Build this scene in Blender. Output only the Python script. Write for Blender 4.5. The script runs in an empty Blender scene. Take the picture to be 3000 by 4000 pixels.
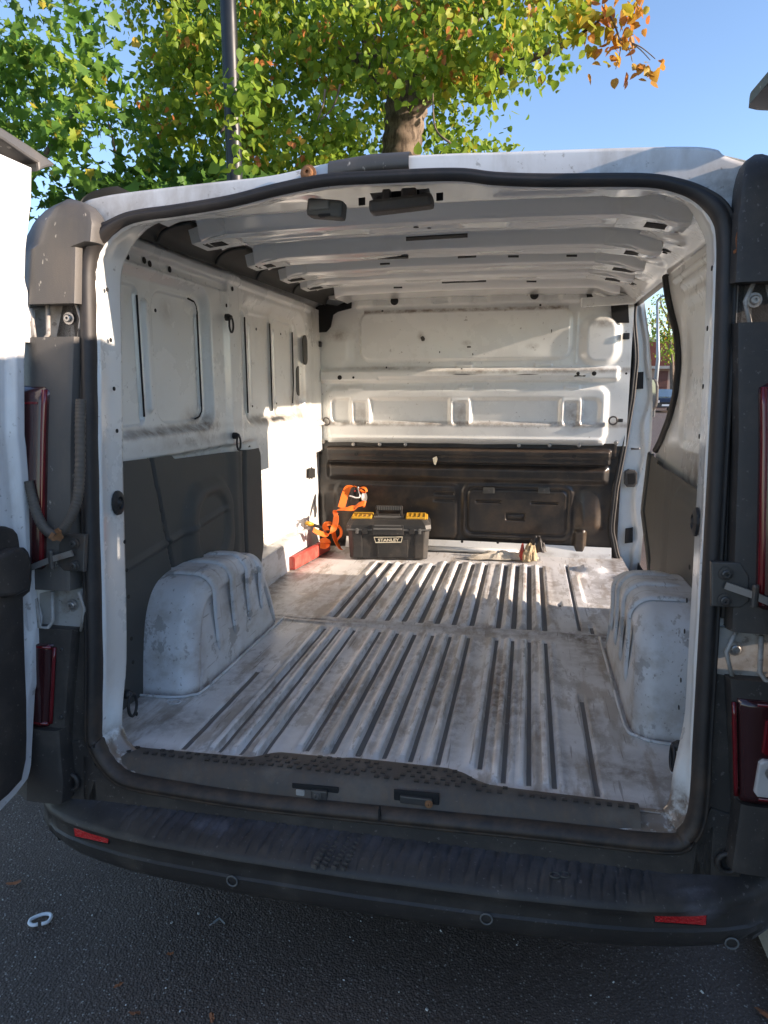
import bpy, bmesh, math, random
import numpy as np
from mathutils import Vector, Matrix
random.seed(7); rng = np.random.default_rng(7)
scene = bpy.context.scene
col = scene.collection
# ------------------------------------------------------------------ camera
CAM = np.array([0.3344, -1.5198, 1.4653]); YAW, PITCH, ROLL, FPX = math.radians(11.72), math.radians(9.978), math.radians(-0.187), 2712.84
def cam_axes():
    cy, sy, cp, sp, cr, sr = math.cos(YAW), math.sin(YAW), math.cos(PITCH), math.sin(PITCH), math.cos(ROLL), math.sin(ROLL)
    f = np.array([-sy*cp, cy*cp, -sp]); r = np.array([cy, sy, 0.]); u = np.cross(r, f)
    return cr*r+sr*u, -sr*r+cr*u, f
CR, CU, CF = cam_axes()
cd = bpy.data.cameras.new('camera'); cam = bpy.data.objects.new('camera', cd); col.objects.link(cam)
cam.matrix_world = Matrix(((CR[0], CU[0], -CF[0], CAM[0]), (CR[1], CU[1], -CF[1], CAM[1]), (CR[2], CU[2], -CF[2], CAM[2]), (0, 0, 0, 1)))
cd.sensor_fit = 'HORIZONTAL'; cd.sensor_width = 36; cd.lens = 36*FPX/3000; cd.clip_start = .02; cd.clip_end = 3000
scene.camera = cam
# ------------------------------------------------------------------ sky and sun
SUN_AZ, SUN_EL = math.radians(86.2), math.radians(16.3)     # azimuth from straight behind the camera, towards the right
SUNV = Vector((math.sin(SUN_AZ)*math.cos(SUN_EL), -math.cos(SUN_AZ)*math.cos(SUN_EL), math.sin(SUN_EL)))
world = bpy.data.worlds.new('World'); scene.world = world; world.use_nodes = True
wn = world.node_tree; wn.nodes.clear()
sky = wn.nodes.new('ShaderNodeTexSky'); sky.sky_type = 'NISHITA'; sky.sun_disc = False
sky.sun_elevation = SUN_EL; sky.sun_rotation = math.atan2(SUNV.x, SUNV.y); sky.air_density = 1.0; sky.dust_density = .2; sky.ozone_density = 3.1
bgn = wn.nodes.new('ShaderNodeBackground'); bgn.inputs['Strength'].default_value = .108
wo = wn.nodes.new('ShaderNodeOutputWorld'); wn.links.new(sky.outputs[0], bgn.inputs[0]); wn.links.new(bgn.outputs[0], wo.inputs[0])
sl = bpy.data.lights.new('sun', 'SUN'); sl.energy = 3.1; sl.angle = math.radians(.55); sl.color = (1, .87, .70)
so = bpy.data.objects.new('sun', sl); col.objects.link(so); so.rotation_euler = SUNV.to_track_quat('Z', 'Y').to_euler(); so.location = (8, 0, 6)
scene.view_settings.view_transform = 'Standard'; scene.view_settings.look = 'None'; scene.view_settings.gamma = 1
scene.view_settings.exposure = 1.62
scene.view_settings.use_white_balance = True; scene.view_settings.white_balance_temperature = 6750; scene.view_settings.white_balance_tint = 17
scene.render.engine = 'CYCLES'; scene.cycles.max_bounces = 10; scene.cycles.diffuse_bounces = 6
# ------------------------------------------------------------------ measuring helpers (photo pixel 3000x4000 -> point on a real plane)
def ray(px, py): return CF + CR*((px-1500)/FPX) - CU*((py-2000)/FPX)
def at(px, py, ax, v):
    d = ray(px, py); return CAM + d*((v-CAM[ax])/d[ax])
RN = np.array([0, 1, -.107]); RD = -1.26*.107
def rear(px, py, off=0.):
    d = ray(px, py); return CAM + d*((RD+off-RN@CAM)/(RN@d))
def yrear(z): return (z-1.26)*.107
# ------------------------------------------------------------------ materials
MATS = {}
def nodes_of(name):
    m = bpy.data.materials.new(name); m.use_nodes = True; nt = m.node_tree; nt.nodes.clear()
    out = nt.nodes.new('ShaderNodeOutputMaterial'); bs = nt.nodes.new('ShaderNodeBsdfPrincipled'); nt.links.new(bs.outputs[0], out.inputs[0])
    MATS[name] = m; return m, nt, bs, out
def mixc(nt, fac, a, b):
    n = nt.nodes.new('ShaderNodeMix'); n.data_type = 'RGBA'
    for s, v in ((n.inputs[0], fac), (n.inputs[6], a), (n.inputs[7], b)):
        if hasattr(v, 'links') or hasattr(v, 'is_linked'): nt.links.new(v, s)
        elif isinstance(v, tuple): s.default_value = (*v[:3], 1)
        else: s.default_value = v
    return n.outputs[2]
def ramp(nt, src, lo, hi):
    n = nt.nodes.new('ShaderNodeMapRange'); n.interpolation_type = 'SMOOTHSTEP'; nt.links.new(src, n.inputs[0]); n.inputs[1].default_value = lo; n.inputs[2].default_value = hi
    return n.outputs[0]
def math_(nt, op, a, b=None):
    n = nt.nodes.new('ShaderNodeMath'); n.operation = op
    for s, v in ((n.inputs[0], a), (n.inputs[1], b)):
        if v is None: continue
        if isinstance(v, (int, float)): s.default_value = v
        else: nt.links.new(v, s)
    return n.outputs[0]
def noise(nt, coord, scale, detail=4, rough=.6, vec=(1, 1, 1), off=(0, 0, 0)):
    mp = nt.nodes.new('ShaderNodeMapping'); nt.links.new(coord, mp.inputs[0]); mp.inputs[3].default_value = vec; mp.inputs[1].default_value = off
    n = nt.nodes.new('ShaderNodeTexNoise'); nt.links.new(mp.outputs[0], n.inputs[0]); n.inputs['Scale'].default_value = scale; n.inputs['Detail'].default_value = detail; n.inputs['Roughness'].default_value = rough
    return n.outputs[0]
def surf(name, base, scuff=None, scth=(.56, .60), scscale=7, scvec=(1, 1, 1), scamt=.6, dirt=(.2, .14, .09), blot=(.5, .75), bscale=4, bvec=(1, 1, 1), bamt=.6, fine=None, fscale=60, fth=(.62, .7), fvec=(1, 1, 1), famt=.7, rough=.5, rvar=.15, metal=0, bump=.0, bumpscale=80, spec=.5, coat=0, stain=(.16, .10, .06), base2=None, off=(0, 0, 0)):
    m, nt, bs, out = nodes_of(name)
    tc = nt.nodes.new('ShaderNodeTexCoord').outputs['Object']
    c = base
    if base2: c = mixc(nt, ramp(nt, noise(nt, tc, 2.3, 3), .35, .65), base, base2)
    n1 = noise(nt, tc, bscale, 6, .65, bvec, off)
    f1 = math_(nt, 'MULTIPLY', ramp(nt, n1, *blot), bamt); c = mixc(nt, f1, c, dirt)
    if fine:
        n2 = noise(nt, tc, fscale, 3, .6, fvec, (3, 1, 7)); f2 = math_(nt, 'MULTIPLY', ramp(nt, n2, *fth), famt); c = mixc(nt, f2, c, fine)
    if scuff:
        n3 = noise(nt, tc, scscale, 10, .68, scvec, (11, 5, 2)); f3 = math_(nt, 'MULTIPLY', ramp(nt, n3, *scth), scamt); c = mixc(nt, f3, c, scuff)
        n4 = noise(nt, tc, 90, 2, .5, (1.2, .045, 1), (2, 9, 4)); f4 = math_(nt, 'MULTIPLY', ramp(nt, n4, .66, .72), .55); c = mixc(nt, f4, c, (.16, .14, .12))
    at_ = nt.nodes.new('ShaderNodeAttribute'); at_.attribute_name = 'dirt'
    nb = ramp(nt, noise(nt, tc, 22, 6, .7), .3, .68)
    fs = math_(nt, 'MULTIPLY', at_.outputs['Fac'], math_(nt, 'ADD', math_(nt, 'MULTIPLY', nb, .75), .2)); fs = math_(nt, 'MINIMUM', fs, .92)
    c = mixc(nt, fs, c, stain)
    nt.links.new(c, bs.inputs['Base Color'])
    r = math_(nt, 'ADD', math_(nt, 'MULTIPLY', n1, rvar*2), rough-rvar); nt.links.new(r, bs.inputs['Roughness'])
    bs.inputs['Metallic'].default_value = metal; bs.inputs['Specular IOR Level'].default_value = spec; bs.inputs['Coat Weight'].default_value = coat; bs.inputs['Coat Roughness'].default_value = .12
    if bump:
        b = nt.nodes.new('ShaderNodeBump'); b.inputs['Strength'].default_value = bump; b.inputs['Distance'].default_value = .004
        nt.links.new(noise(nt, tc, bumpscale, 4), b.inputs['Height']); nt.links.new(b.outputs[0], bs.inputs['Normal'])
    return m
surf('paint', (.80, .81, .785), dirt=(.42, .38, .31), blot=(.52, .85), bscale=3, bamt=.5, fine=(.25, .22, .19), fscale=45, fth=(.68, .74), famt=.55, rough=.28, rvar=.08, coat=.6, bump=.10, bumpscale=16)
surf('paint_roof', (.84, .85, .83), dirt=(.45, .42, .36), blot=(.52, .85), bscale=3, bamt=.4, fine=(.3, .28, .25), fscale=45, fth=(.72, .78), famt=.4, rough=.22, rvar=.06, coat=.9, bump=.30, bumpscale=7)
surf('paint_out', (.72, .72, .71), dirt=(.36, .31, .25), blot=(.46, .74), bscale=7, bvec=(1, 1, .35), bamt=.6, fine=(.2, .17, .13), fscale=55, fth=(.64, .72), famt=.55, rough=.38, rvar=.12, coat=.25, stain=(.17, .13, .10))
surf('paint_worn', (.60, .61, .62), scuff=(.27, .26, .25), scth=(.565, .60), scscale=12, scvec=(1, .6, .8), scamt=.65, dirt=(.34, .30, .25), blot=(.42, .72), bscale=11, bvec=(1, .5, 1), bamt=.6, fine=(.14, .13, .12), fscale=60, fth=(.70, .74), fvec=(1, .4, 1), famt=.6, rough=.48, rvar=.15, base2=(.70, .72, .75), bump=.15, bumpscale=60)
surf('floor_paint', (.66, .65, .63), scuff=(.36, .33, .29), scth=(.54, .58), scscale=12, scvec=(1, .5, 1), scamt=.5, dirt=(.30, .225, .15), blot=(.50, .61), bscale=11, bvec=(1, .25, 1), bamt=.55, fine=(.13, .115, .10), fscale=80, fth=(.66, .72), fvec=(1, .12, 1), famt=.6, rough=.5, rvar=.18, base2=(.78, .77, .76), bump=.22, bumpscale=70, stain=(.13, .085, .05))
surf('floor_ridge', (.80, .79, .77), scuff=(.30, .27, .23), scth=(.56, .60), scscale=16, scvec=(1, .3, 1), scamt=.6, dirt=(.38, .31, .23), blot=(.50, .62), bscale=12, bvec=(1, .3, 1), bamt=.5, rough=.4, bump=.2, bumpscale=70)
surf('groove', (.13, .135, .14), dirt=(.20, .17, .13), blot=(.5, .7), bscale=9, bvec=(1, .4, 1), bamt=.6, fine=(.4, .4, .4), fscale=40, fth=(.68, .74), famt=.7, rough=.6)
surf('black_steel', (.024, .022, .021), dirt=(.10, .07, .045), blot=(.42, .72), bscale=7, bamt=.6, fine=(.12, .11, .1), fscale=50, fth=(.68, .74), famt=.4, rough=.34, rvar=.12, coat=.1)
surf('lining', (.07, .07, .064), dirt=(.11, .10, .085), blot=(.45, .75), bscale=4, bamt=.55, fine=(.16, .15, .13), fscale=60, fth=(.68, .75), famt=.3, rough=.62, bump=.25, bumpscale=420)
surf('plastic', (.036, .031, .028), dirt=(.11, .09, .072), blot=(.42, .74), bscale=8, bamt=.55, fine=(.24, .22, .20), fscale=90, fth=(.64, .71), famt=.4, rough=.52, bump=.2, bumpscale=500, stain=(.20, .20, .24))
surf('plastic_faded', (.080, .076, .072), dirt=(.15, .125, .10), blot=(.40, .72), bscale=7, bvec=(1, 1, .3), bamt=.6, fine=(.55, .50, .42), fscale=48, fth=(.66, .72), famt=.7, fvec=(1, 1, .5), rough=.45, bump=.15, bumpscale=400)
surf('rubber', (.018, .018, .019), dirt=(.075, .06, .05), blot=(.5, .75), bscale=10, bamt=.4, rough=.55, rvar=.1)
surf('paint_dirty', (.40, .385, .36), dirt=(.20, .16, .12), blot=(.4, .7), bscale=14, bamt=.8, fine=(.1, .08, .07), fscale=60, fth=(.62, .7), famt=.6, rough=.5)
surf('rubber_dusty', (.075, .069, .063), dirt=(.19, .16, .13), blot=(.42, .7), bscale=9, bamt=.6, fine=(.3, .25, .2), fscale=90, fth=(.66, .74), famt=.4, rough=.7)
surf('dark_gap', (.012, .012, .012), dirt=(.03, .025, .02), rough=.8)
surf('metal', (.42, .40, .38), dirt=(.22, .15, .10), blot=(.5, .75), bscale=20, bamt=.6, rough=.38, metal=.7)
surf('metal_dark', (.10, .095, .09), dirt=(.16, .10, .06), blot=(.5, .75), bscale=20, bamt=.6, rough=.45, metal=.5)
surf('rust', (.26, .12, .05), dirt=(.08, .05, .03), bscale=30, rough=.8)
surf('orange_web', (.85, .17, .015), dirt=(.45, .10, .03), blot=(.5, .8), bscale=14, bamt=.5, rough=.6, bump=.3, bumpscale=500)
surf('red_plastic', (.50, .055, .04), dirt=(.45, .20, .15), blot=(.45, .75), bscale=16, bamt=.5, rough=.55)
surf('yellow_plastic', (.58, .33, .03), dirt=(.4, .25, .05), blot=(.5, .8), bscale=16, bamt=.5, rough=.45)
surf('toolbox_black', (.030, .029, .028), dirt=(.12, .10, .08), blot=(.45, .75), bscale=9, bamt=.5, fine=(.4, .36, .28), fscale=70, fth=(.70, .76), famt=.6, rough=.45)
surf('toolbox_grey', (.13, .13, .125), dirt=(.2, .17, .13), bscale=9, rough=.5)
surf('badge', (.78, .72, .55), dirt=(.3, .25, .15), blot=(.5, .75), bscale=60, bamt=.6, rough=.5)
surf('cloth', (.62, .56, .46), dirt=(.30, .23, .15), blot=(.45, .7), bscale=12, bamt=.6, rough=.9)
surf('cloth_tan', (.55, .43, .26), dirt=(.18, .12, .07), blot=(.45, .7), bscale=25, bamt=.7, rough=.9)
surf('white_plastic', (.78, .78, .78), dirt=(.5, .5, .48), bscale=40, bamt=.4, rough=.5)
surf('hose', (.105, .09, .075), dirt=(.2, .16, .12), bscale=18, bamt=.5, rough=.7)
surf('concrete', (.42, .40, .37), dirt=(.22, .2, .17), blot=(.4, .7), bscale=6, bamt=.6, fine=(.15, .14, .12), fscale=80, fth=(.6, .7), famt=.5, rough=.85, bump=.4, bumpscale=60)
surf('post_paint', (.012, .014, .016), dirt=(.03, .03, .03), bscale=6, bamt=.3, rough=.42, coat=0)
surf('galv', (.33, .35, .36), dirt=(.2, .2, .2), bscale=6, rough=.5, metal=.4)
surf('bark', (.22, .165, .12), dirt=(.07, .05, .036), blot=(.42, .6), bscale=16, bvec=(1, 1, .3), bamt=.85, fine=(.24, .19, .14), fscale=30, fth=(.6, .7), famt=.6, rough=.95, bump=1.0, bumpscale=26)
surf('house_wall', (.50, .36, .29), dirt=(.35, .26, .2), bscale=.6, bamt=.4, rough=.9)
surf('roof_tile', (.28, .10, .07), dirt=(.14, .07, .05), bscale=2, bamt=.6, rough=.85)
surf('garage_door', (.15, .055, .04), dirt=(.1, .05, .04), bscale=2, rough=.6)
surf('car_dark', (.012, .016, .03), dirt=(.03, .03, .03), bscale=3, bamt=.3, rough=.2, coat=.8)
surf('tyre', (.02, .02, .02), dirt=(.06, .055, .05), bscale=20, rough=.85)
surf('hill', (.05, .085, .05), dirt=(.09, .11, .05), blot=(.4, .6), bscale=.05, bamt=.8, rough=1)
surf('dead_leaf', (.30, .10, .035), dirt=(.15, .06, .03), blot=(.4, .7), bscale=60, bamt=.7, rough=.8)
surf('gravel_white', (.7, .68, .62), rough=.8)
def glassy(name, colr, rough=.08, trans=.0, em=0):
    m, nt, bs, out = nodes_of(name)
    bs.inputs['Base Color'].default_value = (*colr, 1); bs.inputs['Roughness'].default_value = rough; bs.inputs['Transmission Weight'].default_value = trans; bs.inputs['Coat Weight'].default_value = .6; bs.inputs['Coat Roughness'].default_value = .05
    return m
glassy('red_lens', (.16, .008, .012), .12); glassy('red_lens_dark', (.045, .012, .013), .18); glassy('reflector', (.62, .012, .015), .2)
glassy('clear_lens', (.62, .58, .55), .1); glassy('mirror_glass', (.35, .42, .46), .03); MATS['mirror_glass'].node_tree.nodes['Principled BSDF'].inputs['Metallic'].default_value = 1
glassy('window_glass', (.03, .04, .05), .03); glassy('car_glass', (.10, .16, .22), .05)
# reflectors and lenses get a fine cell pattern
def cells(name, sc):
    nt = MATS[name].node_tree; bs = nt.nodes['Principled BSDF']; v = nt.nodes.new('ShaderNodeTexVoronoi'); v.inputs['Scale'].default_value = sc
    tc = nt.nodes.new('ShaderNodeTexCoord'); nt.links.new(tc.outputs['Object'], v.inputs[0]); b = nt.nodes.new('ShaderNodeBump'); b.inputs['Strength'].default_value = .7; b.inputs['Distance'].default_value = .003
    nt.links.new(v.outputs[0], b.inputs['Height']); nt.links.new(b.outputs[0], bs.inputs['Normal'])
cells('reflector', 260);  cells('clear_lens', 45)
def asphalt():
    m, nt, bs, out = nodes_of('asphalt'); tc = nt.nodes.new('ShaderNodeTexCoord').outputs['Object']
    v = nt.nodes.new('ShaderNodeTexVoronoi'); v.inputs['Scale'].default_value = 165; nt.links.new(tc, v.inputs[0])
    sep = nt.nodes.new('ShaderNodeSeparateColor'); nt.links.new(v.outputs['Color'], sep.inputs[0])
    c = mixc(nt, ramp(nt, noise(nt, tc, 1.6, 5), .35, .7), (.080, .053, .040), (.112, .076, .058))
    stone = mixc(nt, sep.outputs[1], (.10, .072, .058), (.33, .255, .21))
    edge = ramp(nt, v.outputs['Distance'], .55, .15)
    f = math_(nt, 'MULTIPLY', ramp(nt, sep.outputs[0], .40, .85), edge); c = mixc(nt, f, c, stone)
    f2 = math_(nt, 'MULTIPLY', ramp(nt, sep.outputs[2], .965, .985), edge); c = mixc(nt, f2, c, (.40, .36, .31))
    c = mixc(nt, math_(nt, 'MULTIPLY', ramp(nt, noise(nt, tc, 9, 5), .62, .75), .5), c, (.10, .055, .04))
    nt.links.new(c, bs.inputs['Base Color']); bs.inputs['Roughness'].default_value = .82
    b = nt.nodes.new('ShaderNodeBump'); b.inputs['Strength'].default_value = .9; b.inputs['Distance'].default_value = .005
    h = math_(nt, 'ADD', math_(nt, 'MULTIPLY', v.outputs['Distance'], -1.0), math_(nt, 'MULTIPLY', noise(nt, tc, 60, 4), .8))
    nt.links.new(h, b.inputs['Height']); nt.links.new(b.outputs[0], bs.inputs['Normal'])
asphalt()
def leafmat(name, cols, trans=.45):
    m, nt, bs, out = nodes_of(name)
    a = nt.nodes.new('ShaderNodeAttribute'); a.attribute_name = 'hue'
    cr = nt.nodes.new('ShaderNodeValToRGB'); nt.links.new(a.outputs['Fac'], cr.inputs[0])
    el = cr.color_ramp.elements
    while len(el) < len(cols): el.new(.5)
    for e, (p, c) in zip(el, cols): e.position = p; e.color = (*c, 1)
    nt.links.new(cr.outputs[0], bs.inputs['Base Color']); bs.inputs['Roughness'].default_value = .5; bs.inputs['Specular IOR Level'].default_value = .3
    tr = nt.nodes.new('ShaderNodeBsdfTranslucent'); nt.links.new(cr.outputs[0], tr.inputs[0])
    mx = nt.nodes.new('ShaderNodeMixShader'); mx.inputs[0].default_value = trans
    nt.links.new(bs.outputs[0], mx.inputs[1]); nt.links.new(tr.outputs[0], mx.inputs[2]); nt.links.new(mx.outputs[0], out.inputs[0])
leafmat('leaf', [(0, (.07, .15, .022)), (.35, (.15, .27, .03)), (.62, (.30, .41, .045)), (.80, (.50, .47, .05)), (.90, (.60, .36, .05)), (1, (.55, .20, .06))])
leafmat('leaf_maple', [(0, (.06, .14, .025)), (.5, (.11, .24, .035)), (.8, (.20, .35, .05)), (.95, (.36, .42, .06)), (1, (.5, .4, .05))])
leafmat('hedge_leaf', [(0, (.03, .07, .02)), (.5, (.05, .11, .03)), (1, (.1, .17, .04))])
# ------------------------------------------------------------------ mesh helpers
def link(o, parent=None):
    col.objects.link(o)
    if parent: o.parent = parent
    return o
def tag(o, label=None, cat=None, group=None, kind=None):
    for k, v in (('label', label), ('category', cat), ('group', group), ('kind', kind)):
        if v: o[k] = v
    return o
def empty(name, loc=(0, 0, 0)):
    o = bpy.data.objects.new(name, None); o.location = loc; o.empty_display_size = .2; return link(o)
def mesh(name, V, F, mat, parent=None, smooth=False, mi=None):
    me = bpy.data.meshes.new(name); me.from_pydata([tuple(map(float, v)) for v in V], [], [tuple(f) for f in F])
    for m in (mat if isinstance(mat, (list, tuple)) else [mat]): me.materials.append(MATS[m])
    if mi is not None: me.polygons.foreach_set('material_index', np.asarray(mi, dtype=np.int32))
    if smooth: me.polygons.foreach_set('use_smooth', [True]*len(me.polygons))
    me.update(); return link(bpy.data.objects.new(name, me), parent)
def grid(name, P, mat, parent=None, keep=None, mi=None, dirt=None, smooth=True, flip=False, closed_u=False):
    P = np.asarray(P, float); n, m = P.shape[:2]
    idx = np.arange(n*m).reshape(n, m)
    if closed_u: idx = np.vstack([idx, idx[:1]])
    a, b, c, d = idx[:-1, :-1], idx[1:, :-1], idx[1:, 1:], idx[:-1, 1:]
    Q = np.stack([a, d, c, b] if flip else [a, b, c, d], -1).reshape(-1, 4)
    if keep is not None:
        kf = keep.reshape(-1); Q = Q[kf]
        if mi is not None: mi = np.asarray(mi).reshape(-1)[kf]
    elif mi is not None: mi = np.asarray(mi).reshape(-1)
    me = bpy.data.meshes.new(name); me.from_pydata(P.reshape(-1, 3).tolist(), [], Q.tolist())
    for mm in (mat if isinstance(mat, (list, tuple)) else [mat]): me.materials.append(MATS[mm])
    if mi is not None: me.polygons.foreach_set('material_index', mi.astype(np.int32))
    if smooth: me.polygons.foreach_set('use_smooth', [True]*len(me.polygons))
    if dirt is not None:
        at_ = me.attributes.new('dirt', 'FLOAT', 'POINT'); at_.data.foreach_set('value', np.asarray(dirt, dtype=np.float32).reshape(-1))
    me.update(); return link(bpy.data.objects.new(name, me), parent)
def bm_obj(name, bm, mat, parent=None, smooth=False):
    me = bpy.data.meshes.new(name); bm.normal_update(); bm.to_mesh(me); bm.free()
    for m in (mat if isinstance(mat, (list, tuple)) else [mat]): me.materials.append(MATS[m])
    if smooth: me.polygons.foreach_set('use_smooth', [True]*len(me.polygons))
    return link(bpy.data.objects.new(name, me), parent)
def box_bm(bm, c, s, bev=0., rot=None, taper=None):
    M = Matrix.Translation(c) @ (rot if rot is not None else Matrix.Identity(4)) @ Matrix.Diagonal((*s, 1))
    r = bmesh.ops.create_cube(bm, size=1); vs = r['verts']
    if taper:
        for v in vs:
            if v.co.z > 0: v.co.x *= taper; v.co.y *= taper
    bmesh.ops.transform(bm, matrix=M, verts=vs)
    if bev:
        es = list({e for v in vs for e in v.link_edges}); bmesh.ops.bevel(bm, geom=es, offset=bev, segments=2, affect='EDGES', profile=.6)
    return vs
def box(name, c, s, mat, parent=None, bev=0., rot=None, taper=None):
    bm = bmesh.new(); box_bm(bm, c, s, bev, rot, taper); return bm_obj(name, bm, mat, parent)
def RZ(a): return Matrix.Rotation(a, 4, 'Z')
def RX(a): return Matrix.Rotation(a, 4, 'X')
def RY(a): return Matrix.Rotation(a, 4, 'Y')
def prism(name, pts, d, mat, parent=None, bev=0., segs=2):
    """closed 3-D outline, extruded by vector d away from the viewer; front edge bevelled"""
    bm = bmesh.new(); vs = [bm.verts.new(p) for p in pts]; f = bm.faces.new(vs)
    r = bmesh.ops.extrude_face_region(bm, geom=[f]); nv = [g for g in r['geom'] if isinstance(g, bmesh.types.BMVert)]
    bmesh.ops.translate(bm, verts=nv, vec=d); bmesh.ops.recalc_face_normals(bm, faces=bm.faces)
    if bev:
        fe = [e for e in bm.edges if all(v in vs for v in e.verts)]
        bmesh.ops.bevel(bm, geom=fe, offset=bev, segments=segs, affect='EDGES', profile=.5)
    return bm_obj(name, bm, mat, parent)
def catmull(pts, n=8, closed=False):
    pts = [np.asarray(p, float) for p in pts]; out = []; N = len(pts)
    for i in range(N if closed else N-1):
        p = [pts[(i+k) % N] if closed else pts[min(max(i+k, 0), N-1)] for k in (-1, 0, 1, 2)]
        for j in range(n):
            t = j/n; out.append(.5*((2*p[1])+(-p[0]+p[2])*t+(2*p[0]-5*p[1]+4*p[2]-p[3])*t*t+(-p[0]+3*p[1]-3*p[2]+p[3])*t**3))
    if not closed: out.append(pts[-1])
    return np.array(out)
def frames(path, closed=False, up=None):
    P = np.asarray(path, float); n = len(P); T = np.zeros_like(P)
    for i in range(n):
        a, b = (P[(i-1) % n], P[(i+1) % n]) if closed else (P[max(i-1, 0)], P[min(i+1, n-1)])
        T[i] = (b-a)/(np.linalg.norm(b-a)+1e-12)
    N = np.zeros_like(P); ref = np.array(up if up is not None else ((0, 0, 1) if abs(T[0][2]) < .9 else (1, 0, 0)), float)
    for i in range(n):
        v = ref-T[i]*(ref@T[i]); v /= np.linalg.norm(v)+1e-12; N[i] = v
        if up is None: ref = v
    return P, T, N, np.cross(T, N)
def tube(name, path, r, mat, parent=None, seg=8, closed=False, ridges=None, caps=True):
    P, T, N, B = frames(path, closed); n = len(P); r = np.full(n, r) if np.isscalar(r) else np.asarray(r)
    a = np.linspace(0, 2*math.pi, seg, endpoint=False)
    Q = P[:, None]+r[:, None, None]*(np.cos(a)[None, :, None]*N[:, None]+np.sin(a)[None, :, None]*B[:, None])
    V = Q.reshape(-1, 3); F = []
    for i in range(n if closed else n-1):
        for j in range(seg):
            i2 = (i+1) % n; F.append((i*seg+j, i*seg+(j+1) % seg, i2*seg+(j+1) % seg, i2*seg+j))
    if caps and not closed: F += [tuple(range(seg-1, -1, -1)), tuple((n-1)*seg+j for j in range(seg))]
    return mesh(name, V, F, mat, parent, smooth=True)
def ribbon(name, path, w, th, mat, parent=None, wdir=None, twist=None):
    """flat strap swept along path"""
    P, T, N, B = frames(path, False, up=wdir); n = len(P); V = []; F = []
    for i in range(n):
        nn, bb = N[i], B[i]
        if twist is not None: c, s = math.cos(twist[i]), math.sin(twist[i]); nn, bb = nn*c+bb*s, bb*c-nn*s
        for a, b in ((-.5, -.5), (.5, -.5), (.5, .5), (-.5, .5)): V.append(P[i]+nn*w*a+bb*th*b)
    for i in range(n-1):
        for j in range(4): F.append((i*4+j, i*4+(j+1) % 4, i*4+4+(j+1) % 4, i*4+4+j))
    F += [(3, 2, 1, 0), tuple((n-1)*4+j for j in range(4))]
    return mesh(name, V, F, mat, parent, smooth=False)
def lathe(name, c, axis, prof, mat, parent=None, seg=16):
    """prof: (radius, height along axis)"""
    ax = Vector(axis).normalized(); q = ax.to_track_quat('Z', 'Y'); V = []; F = []
    for r, h in prof:
        for j in range(seg):
            a = 2*math.pi*j/seg; V.append(Vector(c)+q @ Vector((r*math.cos(a), r*math.sin(a), h)))
    k = len(prof)
    for i in range(k-1):
        for j in range(seg): F.append((i*seg+j, i*seg+(j+1) % seg, (i+1)*seg+(j+1) % seg, (i+1)*seg+j))
    F.append(tuple((k-1)*seg+j for j in range(seg)))
    return mesh(name, V, F, mat, parent, smooth=False)
def sm(x, a, b):
    t = np.clip((x-a)/(b-a), 0, 1); return t*t*(3-2*t)
def rbox(u, v, u0, u1, v0, v1, r, s):
    """1 inside a rounded rectangle, falling to 0 over s outside it"""
    cu, cv, hu, hv = (u0+u1)/2, (v0+v1)/2, (u1-u0)/2-r, (v1-v0)/2-r
    dx, dy = np.maximum(np.abs(u-cu)-hu, 0), np.maximum(np.abs(v-cv)-hv, 0)
    ins = np.minimum(np.maximum(np.abs(u-cu)-hu, np.abs(v-cv)-hv), 0)
    d = np.hypot(dx, dy)+ins-r
    return 1-sm(d, -s/2, s/2)
def blob(u, v, cu, cv, ru, rv): return np.clip(1.15-np.hypot((u-cu)/ru, (v-cv)/rv), 0, 1)
def interp(z, zs, vs): return np.interp(z, zs, vs)
def bolt(name, c, axis, r, parent, mat='metal'):
    return lathe(name, c, axis, [(r*1.55, 0), (r*1.55, r*.25), (r*1.0, r*.3), (r*1.0, r*.9), (r*.75, r*1.05), (r*.35, r*1.05), (r*.33, r*.5)], mat, parent, 12)
# ================================================================== setting
def ground():
    g = mesh('ground', [(-250, -250, 0), (250, -250, 0), (250, 500, 0), (-250, 500, 0)], [(0, 1, 2, 3)], 'asphalt'); tag(g, kind='structure')
ground()
kb = empty('kerb', (0, 0, 0)); tag(kb, kind='structure')
for i in range(14):
    y = -6+i*1.0
    box('kerb_stone', (1.075, y+.5, .02), (.17, .985, .13), 'concrete', kb, .008)
pv = mesh('pavement', [(1.161, -6, .075), (2.9, -6, .075), (2.9, 8, .075), (1.161, 8, .075), (1.161, -6, .0), (2.9, -6, .0), (2.9, 8, 0), (1.161, 8, 0)], [(0, 1, 2, 3), (4, 5, 1, 0), (5, 6, 2, 1), (6, 7, 3, 2), (7, 4, 0, 3)], 'asphalt'); tag(pv, kind='structure')
# ================================================================== the van
van = empty('cargo_van', (0, 0, 0))
tag(van, 'empty white panel van with its rear doors open and a scuffed ribbed load floor', 'van')
ZF = .55
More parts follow.
